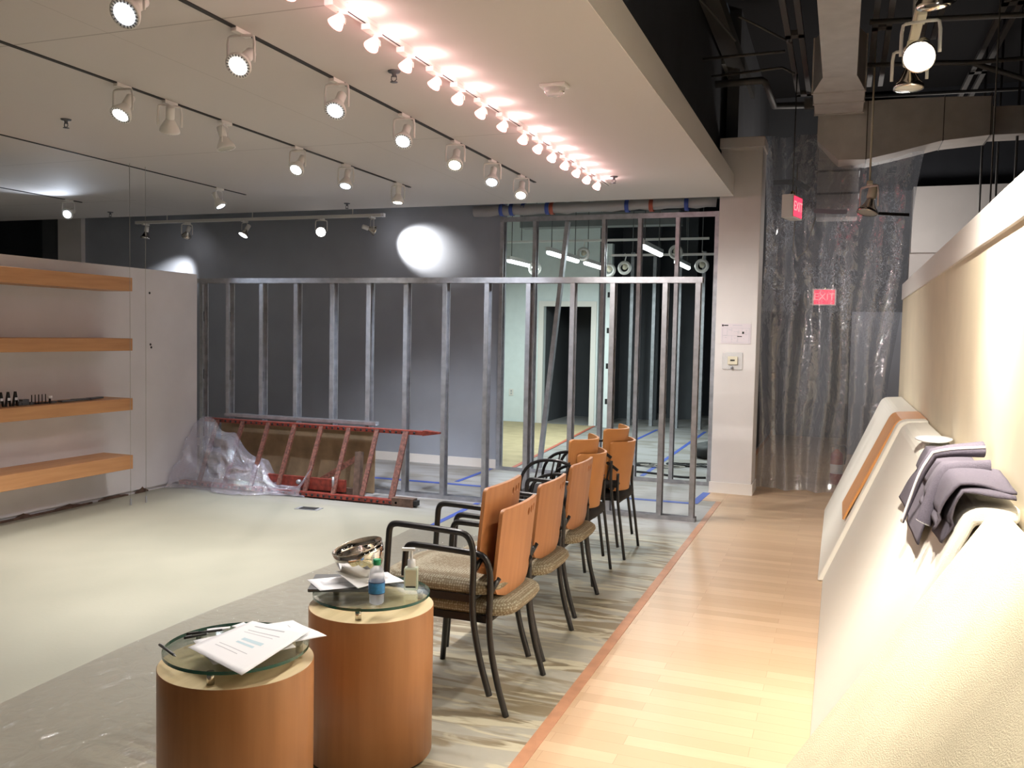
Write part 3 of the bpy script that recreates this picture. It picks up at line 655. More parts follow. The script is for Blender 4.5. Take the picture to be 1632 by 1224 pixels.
paper([(-1.70, 2.33), (-1.60, 2.12), (-1.44, 2.30), (-1.63, 2.40)], G+.004, 'white sheet reaching past the right edge of the nearest glass top', lift=(0, 0, .01, .003), ink=[(.2, .8, .7, .72, 'ink')])
lines = [(.18, .7, .86-.0*k, .885, 'ink') for k in range(1)]+[(.2, .75, .74, .755, 'ink'), (.2, .7, .68, .69, 'ink'), (.35, .7, .5, .56, 'ink_blue'), (.35, .65, .42, .46, 'ink_blue'), (.2, .7, .30, .31, 'ink'), (.2, .6, .24, .25, 'ink')]
paper([(-1.755, 2.055), (-1.49, 1.955), (-1.50, 2.30), (-1.735, 2.33)], G+.008, 'top white printed page with blue drawing on the nearest drum table', lift=(.006, .0, .012, .004), ink=lines)
def pen(a, b_, label, m='black', r_=.004):
    a = Vector((*a, G+r_+.0005)); b_ = Vector((*b_, G+r_+.0005)); t = thing('pen', a, label, 'pen')
    MB().tube([(0, 0, 0), (b_-a)*.9], r_, 8).build('barrel', m, t); MB().tube([(b_-a)*.9, (b_-a)], [r_*.8, .001], 8).build('tip', 'steel', t)
    MB().bar((b_-a)*.05+Vector((0, 0, r_)), (b_-a)*.3+Vector((0, 0, r_+.001)), .002, .002).build('clip', 'steel', t)
pen((-1.865, 2.062), (-1.755, 2.005), 'grey pen overhanging the left edge of the nearest glass top', 'steel_dark')
pen((-1.855, 2.165), (-1.775, 2.25), 'black pen behind the papers on the nearest table, longer one')
pen((-1.838, 2.135), (-1.80, 2.20), 'short black pen behind the papers on the nearest table')
paper([(-1.835, 2.235), (-1.825, 2.222), (-1.775, 2.268), (-1.785, 2.285)], G, 'small white and blue card at the back of the nearest table', 'card', m='plastic_white', th=.004, ink=[(.2, .4, .3, .7, 'label_blue')])
paper([(-1.785, 2.29), (-1.75, 2.285), (-1.745, 2.325), (-1.775, 2.34)], G, 'small blank note at the back of the nearest table', 'note_paper')
# bowl on papers, bottle, sanitiser
bk = thing('document_folder', (-1.70, 2.85, G), 'thick grey folder under the papers on the farther drum table', 'folder', rz=R(25))
MB().bb(-.13, .14, -.10, .10, 0, .012).build('cover', 'steel_dark', bk, bevel=.002); MB().bb(-.127, .138, -.097, .097, .002, .010).build('pages', 'paper', bk)
stripes = [(.28+.05*k, .30+.05*k, .1, .9, 'ink') for k in range(7)]
paper([(-1.84, 2.80), (-1.72, 2.70), (-1.50, 2.93), (-1.62, 3.02)], G+.013, 'white printed sheets under the silver bowl', lift=(.0, .0, .0, .0), ink=stripes)
bw = thing('silver_bowl', (-1.665, 2.90, G+.0155), 'polished silver bowl tilted on the papers of the farther drum table', 'bowl')
mt = Matrix.Translation((0, 0, .055)) @ Matrix.Rotation(R(-12), 4, 'Y') @ Matrix.Rotation(R(10), 4, 'X') @ Matrix.Translation((0, 0, -.05))
MB().lathe([(0, .0), (.03, .001), (.062, .018), (.085, .05), (.094, .09), (.0955, .12), (.093, .12), (.0915, .09), (.083, .052), (.06, .021), (0, .005)], n=48, mtx=mt).build('bowl_body', 'silver_bowl', bw)
MB().tube([mt @ Vector((.095*math.cos(2*math.pi*k/40), .095*math.sin(2*math.pi*k/40), .12)) for k in range(40)], .002, 6, closed=True).build('rim', 'chrome', bw)
paper([(-1.72, 2.80), (-1.60, 2.76), (-1.57, 2.86), (-1.71, 2.89)], G+.02, 'curled white paper slip in front of the silver bowl', lift=(.04, .0, .0, .02))
bo = thing('water_bottle', (-1.485, 2.69, G), 'clear water bottle with green cap and blue label on glass top', 'bottle')
MB().lathe([(0, .003), (.022, 0), (.027, .008), (.0265, .03), (.028, .035), (.028, .085), (.0265, .09), (.027, .1), (.024, .118), (.012, .135), (.011, .142)], n=28).build('bottle_body', 'bottle', bo); bb_ = children(bo)[0]
MB().lathe([(.0125, .137), (.0135, .139), (.0135, .155), (.012, .157), (0, .157)], n=20).build('cap', 'green_cap', bo)
MB().lathe([(.0285, .040), (.0287, .078)], n=28).build('label', 'label_blue', bb_); MB().lathe([(.0288, .038), (.029, .041)], n=28).build('label_border', 'navy', bb_); MB().lathe([(.029, .077), (.0288, .080)], n=28).build('label_border', 'navy', bb_)
sa = thing('hand_sanitizer', (-1.452, 2.89, G), 'clear square pump bottle of hand sanitizer near the glass edge', 'bottle', rz=R(20))
MB().bb(-.026, .026, -.019, .019, 0, .085).build('bottle_body', 'gel', sa, bevel=.007, seg=3)
MB().bb(-.02, .02, -.0205, -.0195, .018, .078).build('label', 'cream', sa); MB().bb(-.018, .018, -.021, -.0203, .012, .018).build('label_print', 'black', sa)
MB().lathe([(.015, .085), (.014, .112), (.005, .114), (.005, .145)], n=16).bb(-.035, .012, -.008, .008, .145, .155).build('pump', 'plastic_white', sa)

# protective film on the floor, left of the tables
def film(u, v):
    x = -3.15+1.25*u+.05*math.sin(v*9)*(1-u); y = .5+5.7*v
    return Vector((x, y, .003+.005*abs(noise.noise(Vector((x*3-y*2.5, x*.6+y*.6, 1))))+.003*abs(noise.noise(Vector((x*14-y*14, x*3+y*3, 3))))))
o = MB().grid(film, 60, 180).build('floor_film', 'plastic_floor'); tag(o, 'thin wrinkled clear plastic film taped on the floor left of the drum tables', 'plastic sheet')

# ------------------------------------------------------------ leaning panels at the right wall
def prof_bent(off, th, zt=1.06, xw=.522):
    pts = [(-.09+off, 0), (.36+off*.7, zt), (xw, zt+.012)]
    a, b_, c = [Vector((p[0], p[1])) for p in pts]; n1 = Vector((b_.y-a.y, -(b_.x-a.x))).normalized()*th
    up = []
    for k in range(5):
        t = k/4; up.append((b_+Vector((-.02, -.045)))*(1-t)**2+b_*2*t*(1-t)+(b_+Vector((.045, .004)))*t*t)
    top = [a]+up+[c]; low = [Vector((c.x, c.y-th)), Vector((b_.x+.022, b_.y-th)), Vector((a.x+th*1.05, 0))]
    return [(p.x, p.y) for p in top+low]
p1 = thing('upholstered_panel', (-.0, 7.2, 0), 'farthest cream upholstered bent panel leaning on the right wall, under the orange strip', 'panel', 'leaning panels')
MB().extr([(x, z) for x, z in prof_bent(0, .05)], -1.22, 1.3).build('padding', 'panel', p1, bevel=.012, seg=3)
p2 = thing('upholstered_panel', (-.0, 4.4, 0), 'long cream upholstered bent panel leaning on the right wall, carrying the grey cloth', 'panel', 'leaning panels')
MB().extr(prof_bent(.03, .05, 1.05), -1.42, 1.6).build('padding', 'panel', p2, bevel=.014, seg=3)
p3 = thing('upholstered_panel', (.0, 2.4, 0), 'cream panel mostly hidden between the cloth panel and nearest panel', 'panel', 'leaning panels')
MB().extr(prof_bent(.10, .035, .98), -1.0, .54).build('padding', 'panel', p3, bevel=.01)
p4 = thing('upholstered_panel', (0, 2.0, 0), 'nearest cream fabric panel leaning on right wall in bottom right corner', 'panel', 'leaning panels')
MB().extr([(-.245, 0), (.425, 1.075), (.475, 1.06), (-.185, 0)], -1.3, .86).build('padding', 'panel_yellow', p4, bevel=.018, seg=3)
pr = prof_bent(-.014, .012)
k0 = next(i for i, p in enumerate(pr) if p[1] > .5)
st = [(.062-.014, .39)]+pr[k0:-2]+[(pr[-2][0]-.0, pr[-2][1]), (.048+.012, .384)]
o = MB().extr(st, 6.12, 6.75).build('wood_strip', 'orange_ply', bevel=.002); tag(o, 'bent orange wood strip lying over the farthest leaning panel', 'wood strip')
o = thing('plastic_tray', (.44, 4.75, 1.075), 'white plastic piece lying on the flat top of the cloth panel', 'plastic'); o.rotation_euler = (0, 0, R(-8))
MB().lathe([(0, .0), (.075, .0), (.085, .006), (.083, .012), (.04, .018), (0, .02)], n=28, mtx=Matrix.Diagonal((1, 1.7, 1, 1))).build('tray', 'plastic_white', o)
# grey cloth folded over the long panel
def slope(t):
    """arc position t on the panel surface: t<0 down the slope, t>0 along the flat top"""
    d = Vector((.45, 1.06)).normalized(); k = min(1, max(0, (t+.09)/.18)); k = k*k*(3-2*k)
    p0 = Vector((.385, 1.062))+d*min(t, 0); p1_ = Vector((.385+max(t, 0), 1.066)); n_ = (Vector((-d.y, d.x))*(1-k)+Vector((0, 1))*k).normalized()
    return (p0 if t < 0 else p1_), n_
cl = thing('folded_cloth', (.35, 3.7, 0), 'dark grey folded cloth with white piping draped over the long leaning panel', 'cloth')
def drape(y0a, y1a, y0b, y1b, t0, t1, h, fold=.02, ph=0):
    def fn(u, v):
        t = t0+(t1-t0)*u; y = (y0a+(y0b-y0a)*u)*(1-v)+(y1a+(y1b-y1a)*u)*v
        p, n_ = slope(t); hh = h+fold*(.5+.5*math.sin(v*7+u*2.5+ph))+.01*noise.noise(Vector((u*3, v*4, ph)))
        if t > -.08: hh += .02*math.exp(-(t/.1)**2)
        q = p+n_*hh; return Vector((min(q.x, .515)-.35, y-3.7, q.y))
    return fn
MB().grid(drape(3.35, 4.35, 3.45, 4.15, -.24, .12, .010, .012), 36, 28).build('cloth_layer', 'cloth', cl, solid=.006)
MB().grid(drape(3.02, 3.55, 3.02, 3.62, -.12, .13, .030, .022, 2), 22, 18).build('cloth_layer', 'cloth', cl, solid=.008)
MB().grid(drape(3.02, 3.3, 2.96, 3.12, -.15, .12, .012, .012, 4), 16, 12).build('cloth_layer', 'cloth', cl, solid=.006)
def fold_ribbon(u, v):
    # tall fold that stands up at the wall and closes at the lower end
    t = -.24+.36*u; p, n_ = slope(t); a = 2*math.pi*v; rad = .006+.030*u**1.3
    y = 3.68-.02*u+math.cos(a)*rad*2.2; hh = .05+.045*u+math.sin(a)*rad*.75
    q = p+n_*hh; return Vector((min(q.x, .512)-.35, y-3.7, q.y))
MB().grid(fold_ribbon, 24, 24).build('open_fold', 'cloth', cl, solid=.004)
pp = [fold_ribbon(i/24, .42)+Vector((-.002, -.004, .003)) for i in range(25)]
MB().tube(pp, .005, 6).build('piping', 'piping', cl)
def rollf(u, v):
    t = -.15+.25*u; p, n_ = slope(t); a = 2*math.pi*v; rad = .026+.004*u
    q = p+n_*(.045+.02*u+math.sin(a)*rad); return Vector((min(q.x, .512)-.35, 3.28+.06*u+math.cos(a)*rad-3.7, q.y))
MB().grid(rollf, 18, 18).build('rolled_edge', 'cloth', cl); 
e0 = Vector((0, 0, 0))
pe = [rollf(0, k/24) for k in range(24)]; ce = sum(pe, Vector())/24
MB().poly([tuple(ce)]+[tuple(ce+(p-ce)*.98) for p in pe], [(0, 1+k, 1+(k+1) % 24) for k in range(24)]).build('rolled_end', 'piping', cl, solid=.004)

# ------------------------------------------------------------ column notices
nt_ = thing('floor_plan_notice', (-.985, 8.998, 1.60), 'printed floor plan sheet taped on the white column', 'notice')
MB().bb(-.145, .145, -.002, 0, -.10, .10).build('sheet', mat('notice_paper', (.68, .62, .66), .5), nt_)
b = MB(); rnd = random.Random(5)
def ln(x0, x1, z0, z1): b.bb(x0, x1, -.0032, -.002, z0, z1)
for x0, z0, x1, z1 in ((-.13, .055, .13, .057), (-.13, -.085, .13, -.083), (-.13, -.085, -.128, .055), (.128, -.085, .13, .055), (-.085, -.02, -.083, .055), (-.13, -.02, .02, -.018), (.02, -.085, .022, .03), (-.04, -.085, -.038, -.02), (.06, .0, .062, .055), (.02, .0, .128, .002), (-.02, .02, .04, .022), (-.04, .02, -.038, .055)): ln(x0, x1, z0, z1)
for k in range(16): x = rnd.uniform(-.12, .1); z = rnd.uniform(-.075, .045); ln(x, x+rnd.uniform(.008, .025), z, z+.003)
for k in range(7): ln(-.03+.013*k, -.022+.013*k, .080, .086)
b.build('plan_lines', 'ink', nt_); MB().bb(-.135, -.12, -.0035, -.002, .072, .09).bb(-.117, -.075, -.0035, -.002, .076, .087).bb(.015, .06, -.0035, -.002, -.03, -.022).bb(.062, .08, -.0035, -.002, .0, .022).build('printed_block', 'black', nt_)
fp = thing('wall_keypad', (-1.005, 8.998, 1.33), 'cream wall control box in a clear guard on the white column', 'wall control')
MB().bb(-.10, .095, -.012, 0, -.085, .085).build('guard', 'clear', fp, bevel=.008)
MB().bb(-.048, .048, -.024, -.008, -.035, .045).build('box', 'cream', fp, bevel=.004); MB().bb(-.022, .022, -.027, -.023, .0, .014).build('slot', 'black', fp)
MB().lathe([(0, 0), (.014, 0), (.014, .01), (0, .01)], n=12, mtx=Matrix.Translation((-.005, -.012, -.065)) @ Matrix.Rotation(R(90), 4, 'X')).build('lock', 'steel', fp)

# ------------------------------------------------------------ hanging plastic curtain
cu_ = thing('plastic_curtain', (-.15, 9.5, 0), 'large clear plastic curtain hanging from the ductwork beside the white column', 'plastic curtain')
def curtain(u, v):
    z = .015+3.6*v
    x0 = -.79; xr = .42+.0*v+.30*v**1.6 if v > .25 else .42-.30*(.25-v)
    x = x0+(xr-x0)*u
    g = math.exp(-((z-2.75)/.8)**2)
    fold = .05*math.sin(u*19+.8*math.sin(z*1.3))*(.4+.6*(1-abs(u-.5)))+.03*math.sin(u*43+z*.7)+.05*noise.noise(Vector((u*5, z*1.2, 0)))
    fold += .10*g*math.exp(-((u-.38)/.12)**2)-.08*g*math.exp(-((u-.75)/.14)**2)
    y = fold+.03*noise.noise(Vector((u*16, z*5, 3)))*g+(.02*noise.noise(Vector((u*40, z*14, 5))))*g
    if v < .03: y -= .05*(1-v/.03)
    return Vector((x+.15+.02*math.sin(z*3+u*8), y, z))
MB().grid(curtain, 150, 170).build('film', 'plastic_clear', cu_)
def strip(pts, wd, nm='tape_strip'):
    b = MB()
    for a, c in zip(pts[:-1], pts[1:]): b.bar((a[0]+.15, -.13, a[1]), (c[0]+.15, -.13, c[1]), .003, wd, up=(0, 0, 1))
    return b.build(nm, 'tape_silver', cu_)
strip([(-.71, 3.13), (-.56, 3.13), (-.45, 3.11), (-.36, 3.05)], .05); strip([(-.31, 2.84), (-.1, 2.82), (.0, 2.82)], .045); strip([(-.36, 3.05), (-.33, 2.95), (-.31, 2.84)], .035)
MB().tube([(-.33, -.12, 3.3), (-.335, -.12, 2.9), (-.345, -.1, 2.45), (-.30, -.1, 2.37), (-.22, -.1, 2.45), (-.14, -.11, 2.78)], .004, 6).build('hanging_cord', 'cable_grey', cu_)
# exit sign in front of the curtain
def exit_sign(loc, rz, label, hang=True, face='sign_red'):
    t = thing('exit_sign', loc, label, 'exit sign', 'exit signs', rz)
    MB().bb(-.055, .055, -.15, .15, -.11, .11).build('housing', 'lamp_white', t, bevel=.004); hs = children(t)[0]
    MB().bb(.055, .058, -.13, .13, -.095, .095).build('face', face, hs)
    text('EXIT', .13, 'sign_letter', hs, Matrix.Translation((.0595, 0, 0)) @ Matrix.Rotation(R(90), 4, 'Z') @ Matrix.Rotation(R(90), 4, 'X'))
    if hang:
        MB().tube([(0, 0, .11), (0, 0, 4.1-loc[2] if loc[1] < 10 else 4.9-loc[2])], .006, 8).build('hanger_rod', 'conduit', t); MB().lathe([(.03, .11), (.03, .13), (.012, .16)], n=12).build('canopy', 'brass', t)
    return t
exit_sign((-.50, 9.05, 2.83), R(-14), 'red lit exit sign hanging in front of plastic curtain beside the column')
exit_sign((-.24, 12.6, 2.13), R(-90), 'red exit sign glowing through the plastic curtain far behind', True)
point('exit_glow', (-.24, 12.35, 2.13), 1.2, (1, .05, .08), .1)
# extinguisher behind the curtain
ex = thing('fire_extinguisher', (.0, 10.15, 0), 'red fire extinguisher standing behind the plastic beside the leaning panels', 'fire extinguisher')
MB().lathe([(0, 0), (.06, 0), (.065, .01), (.065, .30), (.055, .34), (.025, .365), (.02, .385)], n=24).build('cylinder', 'red', ex)
MB().lathe([(.0655, .12), (.0655, .22)], n=24).build('label', 'paper', ex); MB().lathe([(.02, .385), (.022, .41), (0, .42)], n=12).bar((-.07, 0, .44), (.03, 0, .42), .02, .012).bar((-.06, 0, .41), (.03, 0, .41), .02, .01).build('valve', 'black', ex)
MB().tube(smooth_path([(.02, 0, .41), (.08, 0, .43), (.095, 0, .36), (.08, 0, .22)]), .009, 8).build('hose', 'black', ex)

# ------------------------------------------------------------ ducts, conduits in the open ceiling
def duct(name, mb, label, m='duct', bevel=.004): o = mb.build(name, m, bevel=bevel); tag(o, label, 'duct'); return o
DZ = 3.75
dt = thing('ceiling_duct', (-.1, 7, DZ), 'big square metal duct running above toward the plastic curtain', 'duct')
ks = (DZ-1.55)/(3.6-1.55); 
x0, x1, X0, X1 = -.235, .034, -.325, .105; ya_, yb_, yc_ = 7.43*ks, 7.80*ks, 9.3
MB().bb(x0+.1, x1+.1, -9, ya_-7, 0, .40).build('duct_section', 'duct', dt, bevel=.003)
MB().poly([(x0+.1, ya_-7, 0), (x1+.1, ya_-7, 0), (x1+.1, ya_-7, .4), (x0+.1, ya_-7, .4), (X0+.1, yb_-7, -.02), (X1+.1, yb_-7, -.02), (X1+.1, yb_-7, .45), (X0+.1, yb_-7, .45)], [(0, 1, 5, 4), (1, 2, 6, 5), (2, 3, 7, 6), (3, 0, 4, 7), (0, 1, 2, 3), (4, 5, 6, 7)]).build('flare', 'duct', dt)
MB().bb(X0+.1, X1+.1, yb_-7, 2.19, -.02, .45).build('duct_section', 'duct', dt, bevel=.003)
for y in (yb_, 8.75, 9.16): MB().bb(X0+.09, X1+.11, y-7.012, y-6.988, -.03, .46).build('seam_flange', 'duct', dt)
for y in (2.0, 4.5): MB().bb(x0+.09, x1+.11, y-7.012, y-6.988, -.01, .41).build('seam_flange', 'duct', dt)
MB().bb(-.32, -.22, 1.95, 2.01, .0, .09).build('bracket', 'conduit', dt)
# elbow turning right + branch
db = thing('branch_duct', (.3, 9.45, 3.4), 'flat metal duct branching right from the big duct above the curtain', 'duct')
def quad_duct(secs, name, parent, m='duct'):
    b = MB(); vs = []; fs = []
    for s in secs: vs += s
    for i in range(len(secs)-1):
        for k in range(4): fs.append((4*i+k, 4*i+(k+1) % 4, 4*i+4+(k+1) % 4, 4*i+4+k))
    fs += [(0, 1, 2, 3), tuple(4*(len(secs)-1)+k for k in range(4))]; return b.poly(vs, fs).build(name, m, parent)
def sec(x, y0, y1, z0, z1, px=-.3, py=-9.45, pz=-3.4): return [(x+px, y0+py, z0+pz), (x+px, y1+py, z0+pz), (x+px, y1+py, z1+pz), (x+px, y0+py, z1+pz)]
quad_duct([sec(-.30, 9.25, 9.6, 3.50, 3.82), sec(-.1, 9.22, 9.62, 3.30, 3.84), sec(.15, 9.2, 9.65, 3.29, 3.84), sec(.40, 9.2, 9.65, 3.34, 3.84), sec(.80, 9.2, 9.65, 3.43, 3.83), sec(1.21, 9.2, 9.65, 3.46, 3.81)], 'duct_section', db)
quad_duct([sec(1.21, 9.3, 9.6, 3.48, 3.74), sec(2.6, 9.3, 9.6, 3.47, 3.70)], 'duct_section', db)
for x, z0 in ((.15, 3.28), (.81, 3.42), (1.20, 3.45)): MB().bb(x-.304, x-.296, -.256, .205, z0+.006-3.4, .445).build('seam_flange', 'conduit', db)
quad_duct([sec(-.29, 9.62, 9.9, 3.4, 3.6), sec(.10, 9.62, 9.9, 3.4, 3.6)], 'duct_section', db)
dn = thing('drop_duct', (-.1, 9.85, 3.0), 'metal duct dropping behind the plastic curtain below the big duct', 'duct')
MB().bb(-.2, .2, -.1, .25, -.18, .395).build('duct_section', 'duct', dn); MB().bb(-.21, .21, -.11, .26, .05, .07).build('seam_flange', 'conduit', dn); MB().bb(-.21, .21, -.11, .26, .28, .30).build('seam_flange', 'conduit', dn)
# flat beam + joists
o = MB().bb(-1.20, -1.04, -2.9, 10.6, 4.30, 4.42).build('ceiling_beam', 'beam'); tag(o, 'flat dark beam above the white ceiling edge', 'beam')
def pair(x, z, y0, y1, label, w_=.045, gap=.03):
    t = thing('strut_channel', (x, y0, z), label, 'strut', 'strut channels')
    for s in (-1, 1):
        b = MB(); b.bb(s*(gap+w_/2)-w_/2, s*(gap+w_/2)+w_/2, 0, y1-y0, 0, .04); b.build('rail', 'conduit', t)
    yy = .4
    while yy < y1-y0: MB().bb(-gap-w_, gap+w_, yy, yy+.09, .0, .045).build('coupler', 'conduit', t); yy += 1.9
pair(-.47, 4.1, -2, 9.9, 'paired strut rails left of the big duct')
pair(.21, 4.1, -2, 9.7, 'paired strut rails right of the big duct')
pair(.62, 4.3, -2, 9.0, 'paired strut rails above the hanging lamps')
pair(1.15, 4.2, -2, 12.5, 'paired strut rails farthest right, above the right wall')
def pipe(pts, r_, label, m='conduit'):
    o = MB().tube(pts, r_, 8).build('conduit_pipe', m); tag(o, label, 'pipe')
pipe([(-1.24, 8.0, 4.0), (-.55, 8.05, 4.02)], .013, 'thin pipe crossing above the white ceiling edge, upper one')
pipe([(-1.24, 8.55, 4.0), (-.6, 8.52, 4.02), (-.5, 8.6, 3.98)], .012, 'thin pipe crossing above the white ceiling edge, lower one')
pipe([(-1.24, 8.82, 4.0), (-.80, 8.80, 4.0), (-.78, 8.9, 4.0), (-.76, 9.8, 4.0), (-.35, 9.85, 4.0)], .035, 'bent pipe with two elbows left of the big duct')
pipe([(.11, 8.65, 4.02), (1.0, 8.75, 4.0), (3.1, 8.8, 4.0)], .02, 'pipe crossing behind the hanging lamps, upper one')
pipe([(.11, 9.9, 4.06), (3.1, 9.9, 4.0)], .018, 'pipe crossing behind the hanging lamps, lower one')
pipe([(.11, 7.6, 4.05), (3.1, 7.9, 4.0)], .022, 'pipe crossing near the top of the view right of big duct')
pipe([(.6, 9.0, 4.1), (1.0, 9.05, 4.08), (1.4, 9.0, 3.9), (1.7, 8.9, 3.7)], .025, 'curved pipe bending down at the upper right')
pipe([(-1.24, 7.3, 4.35), (-.95, 7.9, 4.1)], .01, 'thin slanted rod under the dark beam'); pipe([(-.9, 7.6, 4.2), (-.5, 8.1, 4.1)], .01, 'thin slanted rod right of the dark beam')
for i, x in enumerate((-2.2, -3.6)): pass
o = thing('round_duct', (1.9, 9, 2.9), 'dark round duct beyond the right wall', 'duct')
MB().lathe([(.38, 0), (.38, 3.4), (.30, 3.4)], n=32, mtx=Matrix.Translation((0, 0, 0)) @ Matrix.Rotation(R(-90), 4, 'X')).build('duct_section', 'dark_grey', o)
for i, (x, y) in enumerate(((1.35, 10.9), (1.42, 10.3), (1.45, 9.4), (1.5, 8.8), (1.5, 8.0))):
    o = MB().tube([(x, y, 2.45), (x, y, 4.85)], .012, 6).build('hanger_rod', 'conduit'); tag(o, '%s thin vertical hanger rod from the left beyond the right wall' % ['first', 'second', 'third', 'fourth', 'fifth'][i], 'rod', 'hanger rods')

# ------------------------------------------------------------ track lamps
# shared meshes, lamp body points along local -Z (lens down), pivot at origin
def L_reflector(): return MB().lathe([(.020, .05), (.030, .035), (.050, 0), (.060, -.022), (.061, -.034), (.056, -.034)], n=26).mesh('reflector', 'lamp_white')
def L_refl_chrome(): return MB().lathe([(.018, .055), (.024, .04), (.034, .018), (.052, -.012), (.060, -.022), (.061, -.036), (.055, -.036)], n=26).mesh('reflector', 'chrome')
def L_vents():
    b = MB()
    for k in range(22):
        a = 2*math.pi*k/22; b.box((.050*math.cos(a), .050*math.sin(a), -.0355), (.011, .0035, .003), (0, 0, a))
    return b.mesh('vent_slots', 'steel_dark')
def L_ring(): return MB().lathe([(.056, -.034), (.042, -.034), (.042, -.031)], n=26).mesh('face_ring', 'lamp_white')
def L_lens(rad, m, z=-.0345): return MB().lathe([(rad, z), (rad*.6, z-.004), (0, z-.006)], n=22).mesh('lens', m)
def L_holder(): return MB().lathe([(0, .12), (.02, .12), (.026, .115), (.026, .05), (.02, .045)], n=20).mesh('lamp_holder', 'lamp_white')
def L_holder_cream(): return MB().lathe([(0, .14), (.022, .14), (.027, .135), (.027, .06), (.019, .055)], n=20).mesh('lamp_holder', 'cream')
def L_yoke():
    b = MB(); p = smooth_path([(-.068, 0, -.15), (-.068, 0, -.035), (-.05, 0, -.026), (.05, 0, -.026), (.068, 0, -.035), (.068, 0, -.15)], 1)
    b.tube(p, .007, 6, flat=.35); return b.mesh('yoke', 'lamp_white')
def L_adapter(): return MB().bb(-.016, .016, -.055, .055, -.022, 0).lathe([(.008, -.03), (.008, -.02)], n=10).mesh('track_adapter', 'lamp_white', bevel=.003)
ME = dict(refl=L_reflector(), chrome=L_refl_chrome(), vents=L_vents(), ring=L_ring(), holder=L_holder(), hcream=L_holder_cream(), yoke=L_yoke(), adapter=L_adapter(),
          warm=L_lens(.042, 'lens_warm'), neut=L_lens(.042, 'lens_neut'), cool=L_lens(.042, 'lens_cool'), off=L_lens(.054, 'lens_off'), big=L_lens(.056, 'lens_neut'))
ADAP_C = MB().bb(-.016, .016, -.055, .055, -.022, 0).mesh('track_adapter', 'cream', bevel=.003)
def aim_rot(d): return Vector(d).normalized().to_track_quat('-Z', 'Y').to_euler()
def lamp(loc, aim, lens, label, group, watts=0, col=NEUT, cone=70, body='refl', drop=.15, cream=False, spot_aim=None, cat='spotlight'):
    t = thing('track_light', loc, label, cat, group); a = Vector(aim).normalized()
    pan = math.atan2(a.y, a.x)+R(90) if abs(a.x)+abs(a.y) > .05 else 0
    inst('track_adapter', ADAP_C if cream else ME['adapter'], t)
    inst('yoke', ME['yoke'], t, (0, 0, 0), (0, 0, pan))
    rot = aim_rot(a); p = (0, 0, -drop)
    inst('lamp_holder', ME['hcream'] if cream else ME['holder'], t, p, rot); rf = inst('reflector', ME[body], t, p, rot)
    if body == 'refl' and lens in ('warm', 'neut', 'cool'): inst('face_ring', ME['ring'], rf); inst('vent_slots', ME['vents'], rf)
    inst('lens', ME[lens], rf)
    if watts:
        q = Vector(p)+a*.075; spot('lamp_light', q, spot_aim or aim, watts, col, cone, .9, .035, t)
    return t
def track(x, y0, y1, z, label, m='slot', w_=.022, h=.006, axis='Y', rim=False):
    t = thing('light_track', (x, y0, z) if axis == 'Y' else (y0, x, z), label, 'track'); Lh = y1-y0
    if axis == 'Y':
        MB().bb(-w_/2, w_/2, 0, Lh, -h, 0).build('channel', m, t)
        if rim: MB().bb(-w_/2-.006, -w_/2, 0, Lh, -h-.002, 0).bb(w_/2, w_/2+.006, 0, Lh, -h-.002, 0).build('edge', 'lamp_white', t)
    else: MB().bb(0, Lh, -w_/2, w_/2, -h, 0).build('channel', m, t)
    return t
CZ = 2.93
track(-2.66, -2, 7.66, CZ, 'recessed black light track nearest the pink lamps', w_=.026)
track(-3.912, -2, 7.64, CZ, 'recessed black light track in the middle of the white ceiling', w_=.026)
track(-5.81, -2, 7.66, CZ, 'recessed black light track nearest the shelf wall', w_=.02)
track(-8.05, 3, 7.7, CZ, 'short light track at the far left of the ceiling', w_=.026)
pos = ['nearest', 'second', 'third', 'fourth', 'fifth', 'sixth', 'farthest']
A = (-.35, -.55, -.75)
for i, (y, ln_, c, wt, a) in enumerate(((2.78, 'cool', COOL, 40, (.1, -.75, -.6)), (3.47, 'neut', NEUT, 60, (.1, -.75, -.62)), (4.3, 'cool', COOL, 110, (.1, -.6, -.7)), (5.1, 'cool', COOL, 120, (.12, -.6, -.7)), (5.9, 'warm', NEUT, 110, (.15, -.55, -.75)), (6.62, 'cool', COOL, 120, (.1, -.5, -.75)), (7.3, 'warm', NEUT, 110, (.12, -.5, -.75)))):
    lamp((-2.66, y, CZ), a, ln_, pos[i]+' white lit spotlight on the black track beside the pink lamps', 'spotlights on the first black track', wt*(.7 if y < 6 else 1.1), c, 90, spot_aim=(-.35, -.15, -.9) if y < 6 else (-.2, .35, -.85))
for i, (y, ln_, c, wt, a, body) in enumerate(((4.04, 'neut', NEUT, 190, (.02, -.55, -.8), 'refl'), (4.42, 'warm', WARM, 110, (-.35, .35, -.85), 'refl'), (4.94, 'off', WARM, 0, (.25, .1, -.96), 'refl'), (5.78, 'neut', NEUT, 170, (.02, -.65, -.75), 'refl'), (6.48, 'cool', COOL, 180, (.05, -.35, -.9), 'refl'), (7.40, 'warm', NEUT, 160, (.0, -.12, -1), 'refl'))):
    lamp((-3.912, y, CZ), a, ln_, ['bright', 'tilted-away', 'unlit downward', 'bright farther', 'small bluish', 'last downward'][i]+' spotlight on the middle ceiling track', 'spotlights on the middle track', wt, c, 75, body, spot_aim=(-.2, .0 if y < 6 else .35, -.95))
lamp((-5.81, 7.25, CZ), (.45, .1, -.8), 'cool', 'bluish spotlight on the track nearest the shelf wall', 'spotlights by the shelves', 120, COOL, 80)
lamp((-5.81, 4.3, CZ), (.4, .3, -.9), 'neut', 'spotlight above the near shelves, outside the view', 'spotlights by the shelves', 130, NEUT, 80)
